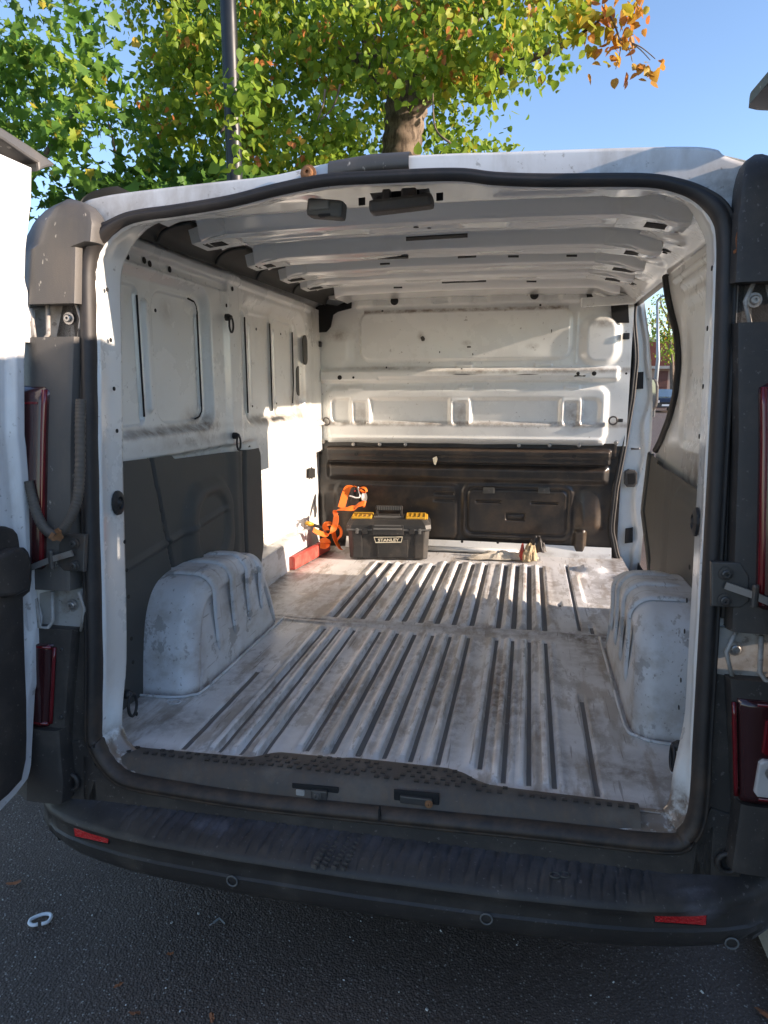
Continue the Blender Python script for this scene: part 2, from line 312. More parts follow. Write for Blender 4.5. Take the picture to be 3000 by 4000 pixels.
# ---- rear opening outline (X, Z on the leaning rear plane)
ring_xz = [(-.697, .63), (-.693, .852), (-.70, 1.257), (-.70, 1.50), (-.702, 1.693), (-.700, 1.755), (-.690, 1.792), (-.665, 1.824), (-.621, 1.852), (-.569, 1.863), (-.483, 1.869), (-.35, 1.882), (-.238, 1.901), (-.129, 1.914), (-.02, 1.914), (.159, 1.909), (.248, 1.895), (.354, 1.885), (.539, 1.874), (.606, 1.860), (.65, 1.837), (.683, 1.799), (.694, 1.754), (.697, 1.66), (.699, 1.52), (.699, 1.335), (.698, 1.0), (.697, .75), (.697, .63), (.692, .572), (.676, .54), (.64, .524), (.382, .520), (0, .512), (-.282, .507), (-.486, .513), (-.597, .519), (-.64, .532), (-.674, .566), (-.691, .60)]
ringc = catmull([(x, yrear(z), z) for x, z in ring_xz], 6, True)
def ring_normals(R):
    T = np.roll(R, -1, 0)-np.roll(R, 1, 0); N = np.stack([-T[:, 2], 0*T[:, 0], T[:, 0]], -1); N /= np.linalg.norm(N, axis=1)[:, None]; return N
RNm = ring_normals(ringc)
topw = sm(ringc[:, 2], 1.80, 1.87); sidew = sm(ringc[:, 2], .62, .75)
def sweep_ring(name, prof, mat, dirt=None, flip=False):
    P = np.zeros((len(ringc), len(prof), 3))
    for k, pr in enumerate(prof):
        n, y = pr[0], pr[1]
        nn = n(topw, sidew) if callable(n) else n
        yy = y(topw, sidew) if callable(y) else y
        P[:, k] = ringc+RNm*np.reshape(nn, (-1, 1))*np.ones((len(ringc), 1))
        P[:, k, 1] += yy
    d = None if dirt is None else np.repeat(dirt[:, None], len(prof), 1)
    return grid(name, P, mat, van, closed_u=True, dirt=d, flip=flip)
wob = .0015*np.sin(np.arange(len(ringc))*1.7)+.001*np.sin(np.arange(len(ringc))*.63)
sweep_ring('weatherstrip', [(lambda t, s: -.002+wob*0, .004), (-.005, lambda t, s: -.012+.005*t), (.001, lambda t, s: -.026+.013*t), (lambda t, s: .010-.003*t, lambda t, s: -.034+.017*t), (lambda t, s: .020-.008*t, lambda t, s: -.032+.015*t), (lambda t, s: .024-.010*t, lambda t, s: -.024+.010*t), (lambda t, s: .027-.011*t, lambda t, s: -.027+.012*t), (lambda t, s: .031-.012*t, lambda t, s: -.026+.012*t), (lambda t, s: .034-.013*t, -.012), (lambda t, s: .034-.013*t, .006)], 'rubber', dirt=.35*(1-sidew)+.1)
sweep_ring('door_jamb', [(lambda t, s: wob, -.002), (lambda t, s: -.005+wob, .004), (lambda t, s: -.005+wob*.5, .014), (lambda t, s: -.001-.012*(1-s), .022), (lambda t, s: .004*s+.012*t-.024*(1-s), lambda t, s: .035+.035*s), (lambda t, s: .006*s+.022*t-.030*(1-s), lambda t, s: .045+.07*s+.01*t), (lambda t, s: .007*s+.026*t-.026*(1-s), lambda t, s: .05+.072*s+.02*t), (lambda t, s: -.01+.09*s-.045*t, lambda t, s: .055+.075*s+.03*t)], 'paint', dirt=1.7*(1-sm(ringc[:, 2], .54, .66)))
# ---- rear frame panel between the seal and the outer corner of the body
def outer_pt(p):
    x, z = p[0], p[2]
    top = interp(x, [-.93, -.80, -.72, -.69, -.66, -.458, -.28, -.167, -.103, .065, .125, .283, .484, .66, .679, .695, .72, .80, .93], [1.62, 1.84, 1.905, 1.92, 1.925, 1.935, 1.942, 1.955, 1.964, 1.967, 1.965, 1.958, 1.950, 1.946, 1.938, 1.925, 1.92, 1.84, 1.62])
    return top
out_ctl = [(-.915, .56), (-.935, .852), (-.935, 1.257), (-.93, 1.50), (-.90, 1.70), (-.875, 1.79), (-.84, 1.84), (-.79, 1.885), (-.735, 1.912), (-.70, 1.921), (-.62, 1.928), (-.40, 1.938), (-.26, 1.944), (-.129, 1.962), (-.02, 1.967), (.159, 1.964), (.255, 1.960), (.38, 1.956), (.60, 1.947), (.68, 1.938), (.705, 1.921), (.79, 1.885), (.84, 1.84), (.89, 1.72), (.93, 1.52), (.935, 1.335), (.935, 1.0), (.935, .75), (.93, .60), (.91, .53), (.88, .49), (.80, .44), (.382, .41), (0, .40), (-.282, .40), (-.486, .41), (-.70, .42), (-.80, .45), (-.87, .48), (-.90, .52)]
outc = catmull([(x, yrear(z), z) for x, z in out_ctl], 6, True)
n_l = 10; P = np.zeros((len(ringc), n_l+4, 3)); inn = ringc+RNm*(.030-.013*topw)[:, None]
for k in range(n_l):
    t = k/(n_l-1); P[:, k] = inn*(1-t)+outc*t; P[:, k, 1] += .006
e = outc
for k, (dn, dy) in enumerate([(.0, .012), (.006, .022), (.010, .04), (.010, .10)]):
    P[:, n_l+k] = e; P[:, n_l+k, 1] += dy; P[:, n_l+k, 2] += dn*topw
dz = np.clip((1.95-P[:, :, 2])/.08, 0, 1)*(P[:, :, 2] > 1.84)*(.55+.45*np.sin(P[:, :, 0]*23)*np.sin(P[:, :, 0]*7+1)) + .6*(1-sm(P[:, :, 2], .5, .62))
grid('rear_frame', P, 'paint_out', van, closed_u=True, dirt=np.clip(dz, 0, 1), flip=False)
# ---- outer body shell
sec = np.array([(.90, .28), (.935, .34), (.95, .6), (.955, .9), (.95, 1.2), (.925, 1.5), (.895, 1.72), (.885, 1.83), (.865, 1.905), (.82, 1.958), (.74, 1.985), (.5, 2.005), (.25, 2.015), (0, 2.02)])
half = catmull([(x, 0, z) for x, z in sec], 4)[:, [0, 2]]
full = np.vstack([half, half[::-1][1:]*[-1, 1]])
ys = np.concatenate([np.linspace(.10, 1.2, 10), np.linspace(1.25, 2.50, 14), [2.55, 2.75, 3.0, 3.25, 3.5]])
P = np.zeros((len(ys), len(full), 3))
for i, y in enumerate(ys):
    P[i, :, 0] = full[:, 0]; P[i, :, 1] = y if i else np.maximum(yrear(full[:, 1])+.03, np.where(full[:, 1] < .56, .04, -1)); P[i, :, 2] = full[:, 1]
    if y < .3: P[i, :, 2] -= np.where(full[:, 1] > 1.8, (.35-y)*.34, 0)
    if y > 3: P[i, :, 2] = np.where(full[:, 1] > 1.2, 1.2+(full[:, 1]-1.2)*(1-(y-3)*.25), full[:, 1])
cx, cyy, cz = [(P[:-1, :-1, k]+P[1:, 1:, k])/2 for k in range(3)]
hole = (cx > .5) & (cyy > 1.2) & (cyy < 2.47) & (cz > .50) & (cz < 1.89)
grid('body_shell', P, ['paint_out', 'plastic'], van, keep=~hole, mi=(cz < .50).astype(int), flip=True)
# cab front: sloping windscreen and short bonnet
fr = []
for y, zt, w in ((3.5, 1.885, 1.0), (3.75, 1.75, .985), (4.05, 1.40, .97), (4.2, 1.19, .95), (4.45, 1.03, .92), (4.62, .86, .86), (4.68, .55, .82), (4.66, .30, .80)):
    s = full.copy(); s[:, 0] *= w; s[:, 1] = .28+(s[:, 1]-.28)*(zt-.28)/(2.02-.28); fr.append([(a, y, b) for a, b in s])
fr = np.array(fr); mi = np.zeros((len(fr)-1, len(full)-1), int); zz = (fr[:-1, :-1, 2]+fr[1:, 1:, 2])/2; xx = (fr[:-1, :-1, 0]+fr[1:, 1:, 0])/2
mi[0:3][(np.abs(xx[0:3]) < .78) & (zz[0:3] > 1.15)] = 1
grid('cab_front', fr, ['paint_out', 'window_glass'], van, mi=mi, flip=True)
mesh('cab_nose', [*[tuple(p) for p in fr[-1]]], [tuple(range(len(full)))], 'plastic', van)
mesh('underbody', [(-.88, .02, .30), (.88, .02, .30), (.88, 4.6, .30), (-.88, 4.6, .30)], [(0, 3, 2, 1)], 'dark_gap', van)
for y in (.66, 3.75):
    for s in (-1, 1):
        w = lathe('wheel', (s*.74, y, .325), (s, 0, 0), [(.02, -.10), (.30, -.10), (.325, -.07), (.325, .07), (.30, .10), (.20, .10), (.19, .06), (.06, .07), (.05, .09), (.0, .09)], 'tyre', van, 28)
        lathe('rim', (s*.805, y, .325), (s, 0, 0), [(.195, 0), (.19, .02), (.10, .005), (.05, .02), (.0, .02)], 'galv', w, 20)
# ---- roof trim: centre brake-light moulding and its screw, nut beside it
xa, xb = rear(1283, 640)[0], rear(1598, 640)[0]
Pm = np.zeros((14, 7, 3))
for i, x in enumerate(np.linspace(xa, xb, 14)):
    zt = interp(x, [-.2, -.02, .16, .3], [1.953, 1.970, 1.968, 1.960])+.004
    for k, (dy, dzz) in enumerate([(.012, -.034), (-.004, -.034), (-.008, -.026), (-.006, -.008), (.004, .002), (.02, .006), (.06, .006)]): Pm[i, k] = (x, yrear(zt)+dy, zt+dzz)
grid('brake_light_moulding', Pm, 'plastic_faded', van, flip=True)
p = rear(1205, 678, -.004); bolt('roof_nut', p, (0, -1, .1), .012, van, 'rust')
# ---- load floor: corrugated sheet, groove bottoms carry the dark strip
GX = [-.421, -.363, -.304, -.202, -.133, -.065, .002, .069, .139, .243, .302, .362, .421]
xs = np.unique(np.concatenate([np.linspace(-.86, .86, 130)]+[g+np.array([-.026, -.019, -.0155, -.012, -.010, -.006, 0, .006, .010, .012, .0155, .019, .026]) for g in GX+[-.518, .517, -.56, .553, .60]]))
yv = np.unique(np.concatenate([np.linspace(-.045, 2.42, 160), .0+np.linspace(-.02, .09, 14), 1.05+np.linspace(-.10, .10, 26), 2.1+np.linspace(-.06, .06, 10)]))
X, Y = np.meshgrid(xs, yv, indexing='ij'); Z = np.full_like(X, ZF); G = np.zeros_like(X); RG = np.zeros_like(X); GD = np.zeros_like(X)
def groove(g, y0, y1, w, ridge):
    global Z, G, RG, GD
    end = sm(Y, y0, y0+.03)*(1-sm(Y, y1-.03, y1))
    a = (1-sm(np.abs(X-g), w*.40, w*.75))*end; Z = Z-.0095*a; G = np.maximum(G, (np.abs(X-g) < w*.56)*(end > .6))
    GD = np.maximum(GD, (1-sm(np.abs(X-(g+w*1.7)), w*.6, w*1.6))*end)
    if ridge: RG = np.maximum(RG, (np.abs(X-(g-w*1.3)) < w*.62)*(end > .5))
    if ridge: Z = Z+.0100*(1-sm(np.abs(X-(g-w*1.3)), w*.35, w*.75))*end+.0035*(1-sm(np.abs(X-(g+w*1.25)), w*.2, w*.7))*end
for g in GX:
    r0 = .05 if -.25 < g < .25 else .0
    groove(g, r0, 1.0, .0150, True); groove(g, 1.10, 2.13 if g > -.1 else 2.06, .0195, True)
groove(-.518, -.005, .55, .017, False); groove(.517, -.012, .545, .017, False)
groove(.553, 1.13, 2.18, .013, False); groove(.60, 1.10, 1.22, .016, False); groove(.49, 1.42, 1.50, .016, False)
Z += .005*(1-sm(np.abs(Y-1.055-.02*np.sin(X*4)), .008, .02)) - .004*(1-sm(np.abs(Y-1.085-.02*np.sin(X*4)), .004, .012))
pocket = rbox(X, Y, .60, .80, 1.50, 2.0, .05, .02); Z -= .012*pocket
Z += .02*rbox(X, Y, .615, .74, 2.03, 2.15, .05, .04)
Z += .0012*np.sin(X*31+Y*17)*np.sin(Y*23-X*9)
Dm = .35*blob(X, Y, .1, .45, .6, .5)+.45*blob(X, Y, -.42, .3, .06, .3)+.75*blob(X, Y, -.60, .14, .14, .10)+.8*blob(X, Y, .60, .12, .18, .10)+.75*blob(X, Y, .58, .95, .12, .30)+.5*blob(X, Y, -.56, .55, .10, .3)+.6*blob(X, Y, -.2, .33, .06, .2)+.55*blob(X, Y, .27, .45, .05, .35)+.55*(1-sm(np.abs(Y-1.06), .02, .10))+.5*blob(X, Y, -.55, 1.35, .25, .4)+.7*(1-sm(Y, -.03, .035))+.8*(1-sm(.80-np.abs(X), .0, .10))+.5*blob(X, Y, .45, 1.75, .12, .3)+.6*blob(X, Y, .7, 1.75, .12, .25)
Dm = Dm+.42*GD*(.6+.4*np.sin(Y*9+X*31)); Rc = (RG[:-1, :-1]+RG[1:, :-1]+RG[:-1, 1:]+RG[1:, 1:]) > 2.5
Gc = (G[:-1, :-1]+G[1:, :-1]+G[:-1, 1:]+G[1:, 1:]) > 2.5
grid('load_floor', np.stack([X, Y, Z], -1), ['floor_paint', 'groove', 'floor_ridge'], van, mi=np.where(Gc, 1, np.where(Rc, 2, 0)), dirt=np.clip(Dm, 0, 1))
# bare-metal marks where stickers and paint came off the floor (thin worn film, real shape)
def film(name, pts, mat, z=ZF+.003, parent=van): return mesh(name, [(*at(a, b, 2, z)[:2], z) for a, b in pts], [tuple(range(len(pts)))], mat, parent)
# ---- wheel arches
def arch(s):
    prof = catmull([(0, .285, ZF-.01), (0, .300, .66), (0, .325, .775), (0, .372, .850), (0, .45, .884), (0, .60, .893), (0, .76, .884), (0, .875, .842), (0, .96, .755), (0, 1.02, .65), (0, 1.055, ZF-.01)], 26)
    T = np.gradient(prof, axis=0); T /= np.linalg.norm(T, axis=1)[:, None]; Nn = np.stack([0*T[:, 0], T[:, 2], -T[:, 1]], -1)  # inward normal
    Nn[:, 2] = np.where(prof[:, 2] < .6, Nn[:, 2]*.2, Nn[:, 2])
    rows = []; r = .055
    for x in np.linspace(  .88, .69, 14): rows.append((x, 0.))
    for a in np.linspace(0, math.pi/2, 14)[1:]: rows.append((.69-r*math.sin(a), r*(1-math.cos(a))*1.05))
    A = np.zeros((len(rows)+22, len(prof), 3))
    for i, (x, d) in enumerate(rows):
        A[i] = prof+Nn*d; A[i, :, 0] = x; A[i, :, 2] = np.maximum(A[i, :, 2], ZF-.01)
    last = A[len(rows)-1]; base = last.copy(); base[:, 2] = ZF-.01; base[:, 1] = np.clip(base[:, 1], last[0, 1], last[-1, 1])
    for k in range(22):
        t = (k+1)/22; A[len(rows)+k] = last*(1-t)+base*t; A[len(rows)+k, :, 0] = .635+ .012*(1-t)-.006*t
    # pressed ribs running over the top and down the inner face
    y, z, x = A[:, :, 1], A[:, :, 2], A[:, :, 0]
    D = np.zeros_like(y)
    for yk, zk in ((.505, .63), (.635, .635), (.765, .64), (.890, .645)):
        ext = sm(z, zk, zk+.04)*(1-sm(x, .80, .84)); wdt = .017+.010*sm(z, .62, .85)
        D = np.maximum(D, (1-sm(np.abs(y-yk), wdt*.85, wdt*1.2))*ext*(z > .6))
    nrm = np.zeros_like(A); wx = 1-sm(x, .640, .715); nrm[:, :, 0] = -wx; nrm[:, :, 2] = 1-.9*wx
    A += nrm*(D*0)[..., None]
    A[:, :, 0] *= s
    dd = .7*(1-sm(z, .552, .575))+.55*np.clip(1-np.abs(D-.45)/.4, 0, 1)*(z > .62)+.5*blob(y, z, .36, .62, .05, .2)+.4*blob(y, z, .58, .76, .05, .1)  # rib crease shade painted as dark outlines; foot band and blobs are dirt
    o = grid('wheel_arch', A, 'paint_worn', van, flip=(s < 0), dirt=np.clip(dd, 0, 1))
    # flange at the foot
    F = catmull([(.83, .27, ZF+.004), (.70, .275, ZF+.004), (.645, .30, ZF+.004), (.620, .36, ZF+.004), (.618, .70, ZF+.004), (.618, 1.06, ZF+.004)], 6); F[:, 0] *= s
    tube('arch_flange', F, .0045, 'paint_worn', o, 6)
    zt = lambda yq: float(np.interp(yq, prof[:, 1], prof[:, 2]))
    for yk, zk in ((.475, .625), (.605, .635), (.735, .64), (.855, .65)):
        z0 = zt(yk); r2 = .058
        pa = [(.80, z0-.004), (.76, z0+.001), (.70, z0+.001)]+[(.69-r2*math.sin(a), z0+.001-r2*(1-math.cos(a))) for a in np.linspace(.2, math.pi/2, 7)]+[(.634-.000, z0-r2-(z0-r2-zk)*t) for t in (.3, .55, .8, .92, 1.0)]
        pa = catmull([(a*s, yk+.018*max(0, (z0-.06-b))/.2, b) for a, b in pa], 3); wd = np.interp(np.linspace(0, 1, len(pa)), [0, .06, .3, .9, 1], [.006, .022, .023, .014, .004]); th = np.interp(np.linspace(0, 1, len(pa)), [0, .1, .9, 1], [.003, .0105, .009, .002])
        Pp, Tt, _, _ = frames(pa); Bv = np.array((0, 1., 0)); Nv = np.cross(Tt, Bv); Nv /= np.linalg.norm(Nv, axis=1)[:, None]; Nv *= np.sign((Nv*np.array((-s, 0, 1))).sum(1))[:, None]
        an = np.linspace(0, math.pi, 9); G = Pp[:, None]+(np.cos(an)[None, :, None]*Bv)*wd[:, None, None]+(np.minimum(np.sin(an)*1.35, 1)[None, :, None]*Nv[:, None])*th[:, None, None]-Nv[:, None]*.002
        grid('arch_rib', G, 'paint_worn', o)
    return o
aL = arch(-1); aR = arch(1)
# ---- left wall (heightfield over Y, Z)
def wall_sheet(name, y0, y1, z0, z1, ny, nz, fx, mat, s, dirtf=None, keepf=None, parent=van):
    yy, zz = np.meshgrid(np.linspace(y0, y1, ny), np.linspace(z0, z1, nz), indexing='ij'); xx = fx(yy, zz)
    P = np.stack([s*xx, yy, zz], -1); keep = None
    if keepf is not None: keep = keepf((yy[:-1, :-1]+yy[1:, 1:])/2, (zz[:-1, :-1]+zz[1:, 1:])/2)
    return grid(name, P, mat, parent, keep=keep, flip=(s > 0), dirt=None if dirtf is None else np.clip(dirtf(yy, zz), 0, 1))
def lw(y, z):
    x = .80+.03*sm(z, 1.75, 1.1)*0+np.zeros_like(y)
    x = .805+0*y
    r1 = rbox(y, z, .20, .885, 1.335, 1.812, .07, .035)      # rear blank, set back
    r2 = rbox(y, z, 1.185, 1.975, 1.335, 1.825, .09, .05)
    x = x+.032*np.maximum(r1, r2)
    x = x+.009*rbox(y, z, .10, .462, 1.360, 1.775, .025, .007)+.009*rbox(y, z, .545, .855, 1.360, 1.778, .06, .007)+.010*(1-sm(np.abs(y-.458), .003, .008))*rbox(y, z, .1, .6, 1.375, 1.76, .01, .01)+.008*(1-sm(np.abs(y-.852), .003, .008))*rbox(y, z, .6, .9, 1.41, 1.73, .01, .01)
    x = x-.013*rbox(y, z, .482, .512, 1.40, 1.74, .015, .014)
    for a, b in ((1.20, 1.285), (1.315, 1.575), (1.605, 1.885)): x = x+.011*rbox(y, z, a, b, 1.345, 1.785, .03, .007)+.009*(1-sm(np.abs(y-b+.004), .003, .008))*rbox(y, z, a, b+.02, 1.36, 1.77, .01, .01)
    x = x-.010*rbox(y, z, 1.325, 1.355, 1.40, 1.74, .014, .02)-.010*rbox(y, z, 1.618, 1.645, 1.40, 1.74, .014, .02)
    x = x+.035*sm(z, 1.335, 1.300)*sm(z, 1.19, 1.235)*0
    x = x+.012*rbox(y, z, .15, 1.02, 1.835, 1.865, .01, .012)-.010*rbox(y, z, .15, 2.1, 1.868, 1.90, .008, .01)
    x = x+.030*sm(z, 1.262, 1.245)*(1-sm(y, 1.2, 1.3))
    x = x-.014*rbox(y, z, 1.01, 1.135, 1.10, 2.0, .02, .04)
    x = x+.03*sm(y, 2.0, 2.3)
    return x
def lwd(y, z):
    return .95*blob(y, z, .55, 1.335, .45, .022)+.8*blob(y, z, .82, 1.355, .12, .06)+.9*blob(y, z, 1.55, 1.335, .5, .03)+.75*blob(y, z, 1.93, 1.39, .12, .10)+.35*blob(y, z, .65, 1.72, .05, .05)+.5*blob(y, z, .75, 1.29, .4, .03)
wall_sheet('side_wall', .12, 2.42, 1.12, 1.905, 520, 190, lw, 'paint', -1, lwd)
# ledge below the front blank, ribbed lower wall, sealant bead and sill box
def lwl(y, z):
    x = .895+.0*sm(y, 1.9, 2.2)
    x = x+.015*sm(z, 1.05, 1.02)-.018*rbox(y, z, 1.2, 2.06, 1.072, 1.105, .006, .008)-.010*rbox(y, z, 1.2, 2.0, 1.042, 1.056, .004, .006)-.008*rbox(y, z, 1.2, 1.98, 1.146, 1.16, .004, .008)
    x = x-.05*sm(z, 1.16, 1.19)-.008*rbox(y, z, 1.2, 2.36, 1.20, 1.235, .005, .008)
    x = x+.01*sm(z, .9, .76)
    return x
wall_sheet('lower_side_wall', 1.12, 2.42, .56, 1.30, 150, 130, lwl, 'paint', -1, lambda y, z: .5*blob(y, z, 2.0, .95, .2, .4)*0+.5*(1-sm(z, .70, .76)))
wall_sheet('window_ledge', 1.12, 2.35, 0, 1, 60, 8, lambda y, z: .80+.045*z+0*y, 'paint', -1)
bpy.data.objects.remove(bpy.data.objects['window_ledge'])
yy, tt = np.meshgrid(np.linspace(1.16, 2.36, 60), np.linspace(0, 1, 8), indexing='ij')
grid('window_ledge', np.stack([-(.870-.060*tt), yy, 1.322-.032*tt-.018*sm(tt, .75, 1)], -1), 'paint', van, dirt=np.clip(.9*(1-np.abs(tt-.4))*(.6+.4*np.sin(yy*9)), 0, 1), flip=True)
pts = [(-.912, 1.36+.5*i/40+.006*random.random(), .764+.010*random.random()-.01*i/40) for i in range(41)]
tube('sealant_bead', pts, .006+.006*rng.random(41), 'paint', van, 6)
bm = bmesh.new(); box_bm(bm, (-.900, 1.66, .62), (.106, 1.02, .165), .014)
sb_ = bm_obj('sill_box', bm, 'paint_worn', van)
# corner post ahead of the lower wall with its square cut-out
wall_sheet('front_corner_post', 1.98, 2.40, .56, 1.17, 24, 40, lambda y, z: .925-.06*sm(y, 2.03, 2.14)+.012*np.sin((z-.6)*9)*.3, 'paint', -1)
prism('post_cutout', [at(1100+a/2.37, 1800+b/2.37, 0, -.848) for a, b in ((252, 70), (275, 68), (280, 56), (285, 68), (310, 72), (312, 155), (290, 157), (285, 170), (277, 157), (253, 155))], (-.004, 0, 0), 'dark_gap', van)
for (yy_, z0_, z1_, cur) in ((.464, 1.385, 1.75, 0), (.857, 1.40, 1.74, 1), (1.287, 1.37, 1.765, 0), (1.577, 1.37, 1.765, 0), (1.887, 1.40, 1.75, 2)):
    zl = np.linspace(z0_, z1_, 18); yl = np.array([yy_-(.05*max(0, (1.41-z)/.03)**2*.02 if cur else 0)-(.22*max(0, 1.50-z) if cur == 2 else 0) for z in zl]); xl = np.full(18, -min(float(lw(np.array(yy_+d), np.array(1.55))) for d in (-.012, -.008, -.004, 0., .004, .008))-.0008)
    pl_ = np.column_stack([xl, yl, zl])
    if cur == 1: pl_ = np.vstack([[(xl[0], .80, 1.365), (xl[0], .835, 1.372), (xl[0], .852, 1.388)], pl_, [(xl[-1], .85, 1.76), (xl[-1], .835, 1.774), (xl[-1], .79, 1.78)]])
    tube('panel_gap', pl_, .0032, 'dark_gap', van, 5)
def wdisc(nm, y, z, r, x=-.804, parent=van, mat='dark_gap', s=1): return lathe(nm, (x, y, z), (s, 0, 0), [(r, 0), (r, .0015), (r*.6, .0017)], mat, parent, 10)
def LWp(cx, cy, x=-.80): return at(400+cx/1.843, 800+cy/1.843, 0, x)
for cx, cy, r in ((180, 375, .009), (300, 400, .010), (340, 425, .010), (483, 465, .010), (935, 605, .009), (380, 760, .006), (365, 1460, .006), (1107, 895, .006), (1283, 930, .006), (1058, 1470, .008), (1253, 1430, .005), (892, 725, .007), (1080, 1450, .005)):
    p = LWp(cx, cy); x = -float(lw(np.array(p[1]), np.array(p[2])))+.002; p = LWp(cx, cy, x); wdisc('wall_hole', p[1], p[2], r, x)
for (c0, c1) in (((1455, 955), (1455, 1130)), ((1445, 1180), (1445, 1355))):
    a, b = LWp(*c0), LWp(*c1); yc = (a[1]+b[1])/2+.03; z1, z0 = a[2]-.02, b[2]+.02; w = .034
    x = -float(lw(np.array(yc), np.array((z0+z1)/2)))+.003
    o = [(x, yc+w*math.cos(t), (z1 if k == 0 else z0)+w*math.sin(t)) for k in (0, 1) for t in np.linspace(k*math.pi, k*math.pi+math.pi, 9)]
    prism('wall_slot', o, (-.006, 0, 0), 'lining', van)
def tie_loop(nm, c, nrm, drop, mat='rubber', w=.02, h=.055, parent=van):
    """tie-down eye: base stub and a hanging loop"""
    n = np.array(nrm, float); side = np.cross(n, (0, 0, 1)); side /= np.linalg.norm(side); up = np.array((0, 0, 1.)); c = np.array(c, float)
    b = lathe(nm, c, tuple(n), [(.013, -.005), (.013, .008), (.009, .014), (.006, .02)], mat, parent, 10)
    path = [c+n*.014+up*.006]+[c+n*.016+side*w*math.sin(t)*.9+up*(-h/2+h/2*math.cos(t)) for t in np.linspace(.3, 2*math.pi-.3, 16)]+[c+n*.014+up*.006]
    tube('eye_ring', path, .0042, mat, b, 6); return b
for cx, cy in ((897, 810), (952, 1662)):
    p = LWp(cx, cy, -.785); tie_loop('tie_down_eye', p, (1, 0, 0), 0)
# cove between wall and roof, left: dark recess with hanging cable clips
yy, tt = np.meshgrid(np.linspace(.14, 2.40, 40), np.linspace(0, math.pi/2, 12), indexing='ij')
grid('roof_cove', np.stack([-(.795+.035*np.sin(tt*2)-.115*tt/1.57), yy, 1.900+.062*np.sin(tt)+.012*yy], -1), 'lining', van, flip=True)
for y in (.52, .93, 1.32, 1.78):
    tube('cove_rib', [(-(.79+.028*math.sin(2*t)-.113*t/1.57), y, 1.902+.052*math.sin(t)+.012*y) for t in np.linspace(0, 1.57, 8)], .006, 'lining', van, 6)
# ---- black side lining, left
def lin(y, z):
    x = .795+0*y
    x = x-.030*rbox(y, z, .60, .96, .80, 1.14, .12, .05)+.018*rbox(y, z, .66, .90, .86, 1.10, .10, .03)-.020*rbox(y, z, .98, 1.06, .70, 1.3, .02, .05)-.012*sm(y, 1.02, 1.10)-.03*sm(y, 1.19, 1.24)*0
    x = x+.020*(1-sm(np.abs(y-.42-.25*(1.25-z)), .003, .009))-.008*(1-sm(np.abs(z-.945-.10*(y-.1)), .004, .014))*(y < .9)
    x = x+.022*(1-sm(np.abs(y-1.085-.10*np.maximum(0, z-1.0)), .006, .022))+.05*sm(y, 1.27, 1.37)
    return x
def lin_keep(y, z):
    top = 1.272-.035*np.clip((y-.1)/1.1, 0, 1)-.014*(y > .55); front = interp(z, [.55, .70, .80, .95, 1.10, 1.24], [1.21, 1.25, 1.31, 1.315, 1.28, 1.24])
    return (z < top) & (y < front)
def warp_sheet(name, y0, yend, z0, ztop, nu, nv, fx, mat, s, dirtf=None, parent=van):
    u, v = np.meshgrid(np.linspace(0, 1, nu), np.linspace(0, 1, nv), indexing='ij'); yy = y0+u*(1.2-y0); zz = z0+v*(ztop(yy)-z0)
    for _ in range(4): yy = y0+u*(yend(zz)-y0); zz = z0+v*(ztop(yy)-z0)
    return grid(name, np.stack([s*fx(yy, zz), yy, zz], -1), mat, parent, flip=(s > 0), dirt=None if dirtf is None else np.clip(dirtf(yy, zz), 0, 1))
lin_top = lambda y: 1.272-.035*np.clip((y-.1)/1.1, 0, 1)-.012*sm(y, .54, .56)
lin_front = lambda z: interp(z, [.55, .70, .85, .98, 1.10, 1.18, 1.24], [1.20, 1.23, 1.30, 1.355, 1.34, 1.29, 1.245])
warp_sheet('side_lining', .10, lin_front, .545, lin_top, 170, 110, lin, 'lining', -1)
tube('lining_edge', [(-.83 + .02*0, float(lin_front(z)), z) for z in np.linspace(.56, 1.235, 24)], .012, 'lining', van, 6)
# ---- right wall with the sliding-door opening
DZ = [0.5, 0.55, 0.721, 0.777, 0.935, 1.197, 1.261, 1.361, 1.446, 1.546, 1.661, 1.785, 1.883]
DY = [1.42, 1.42, 1.392, 1.443, 1.658, 1.573, 1.436, 1.283, 1.204, 1.188, 1.213, 1.307, 1.387]
def door_rear(z): return interp(z, DZ, DY)
def rw(y, z):
    x = .862-.03*sm(z, 1.55, 1.86)
    x = x-.020*rbox(y, z, .16, .45, 1.15, 1.62, .03, .05)+.010*rbox(y, z, .55, 1.15, 1.28, 1.75, .08, .03)-.012*rbox(y, z, .3, 1.1, 1.80, 1.825, .01, .012)-.010*rbox(y, z, .3, 1.25, 1.84, 1.855, .01, .01)
    return x
def rw_keep(y, z): return (y < door_rear(z)) | (z > 1.885)
warp_sheet('quarter_wall', .12, door_rear, 1.10, lambda y: 1.885+0*y, 190, 110, rw, 'paint', 1, lambda y, z: .9*blob(y, z, .75, 1.19, .35, .10)+.8*blob(y, z, .45, 1.30, .12, .05))
def rlin(y, z): return .835-.02*rbox(y, z, .55, .98, .80, 1.14, .1, .05)+.012*(1-sm(np.abs(y-.50), .002, .008))-.012*sm(y, 1.05, 1.12)+.02*sm(y, 1.30, 1.40)
def rl_top(y): return interp(y, [.1, .6, 1.2, 1.7], [1.10, 1.165, 1.18, 1.20])
warp_sheet('side_lining', .12, door_rear, .545, rl_top, 150, 90, rlin, 'lining', 1)
zz = np.linspace(1.215, 1.885, 26)
tube('door_opening_seal', catmull([(.856-.03*float(sm(np.array(z), 1.55, 1.86)), float(door_rear(z))+.004, z) for z in zz], 3), .014, 'rubber', van, 8)
tube('lining_edge', [(.842, float(door_rear(z)), z) for z in np.linspace(.56, 1.2, 20)], .014, 'lining', van, 6)
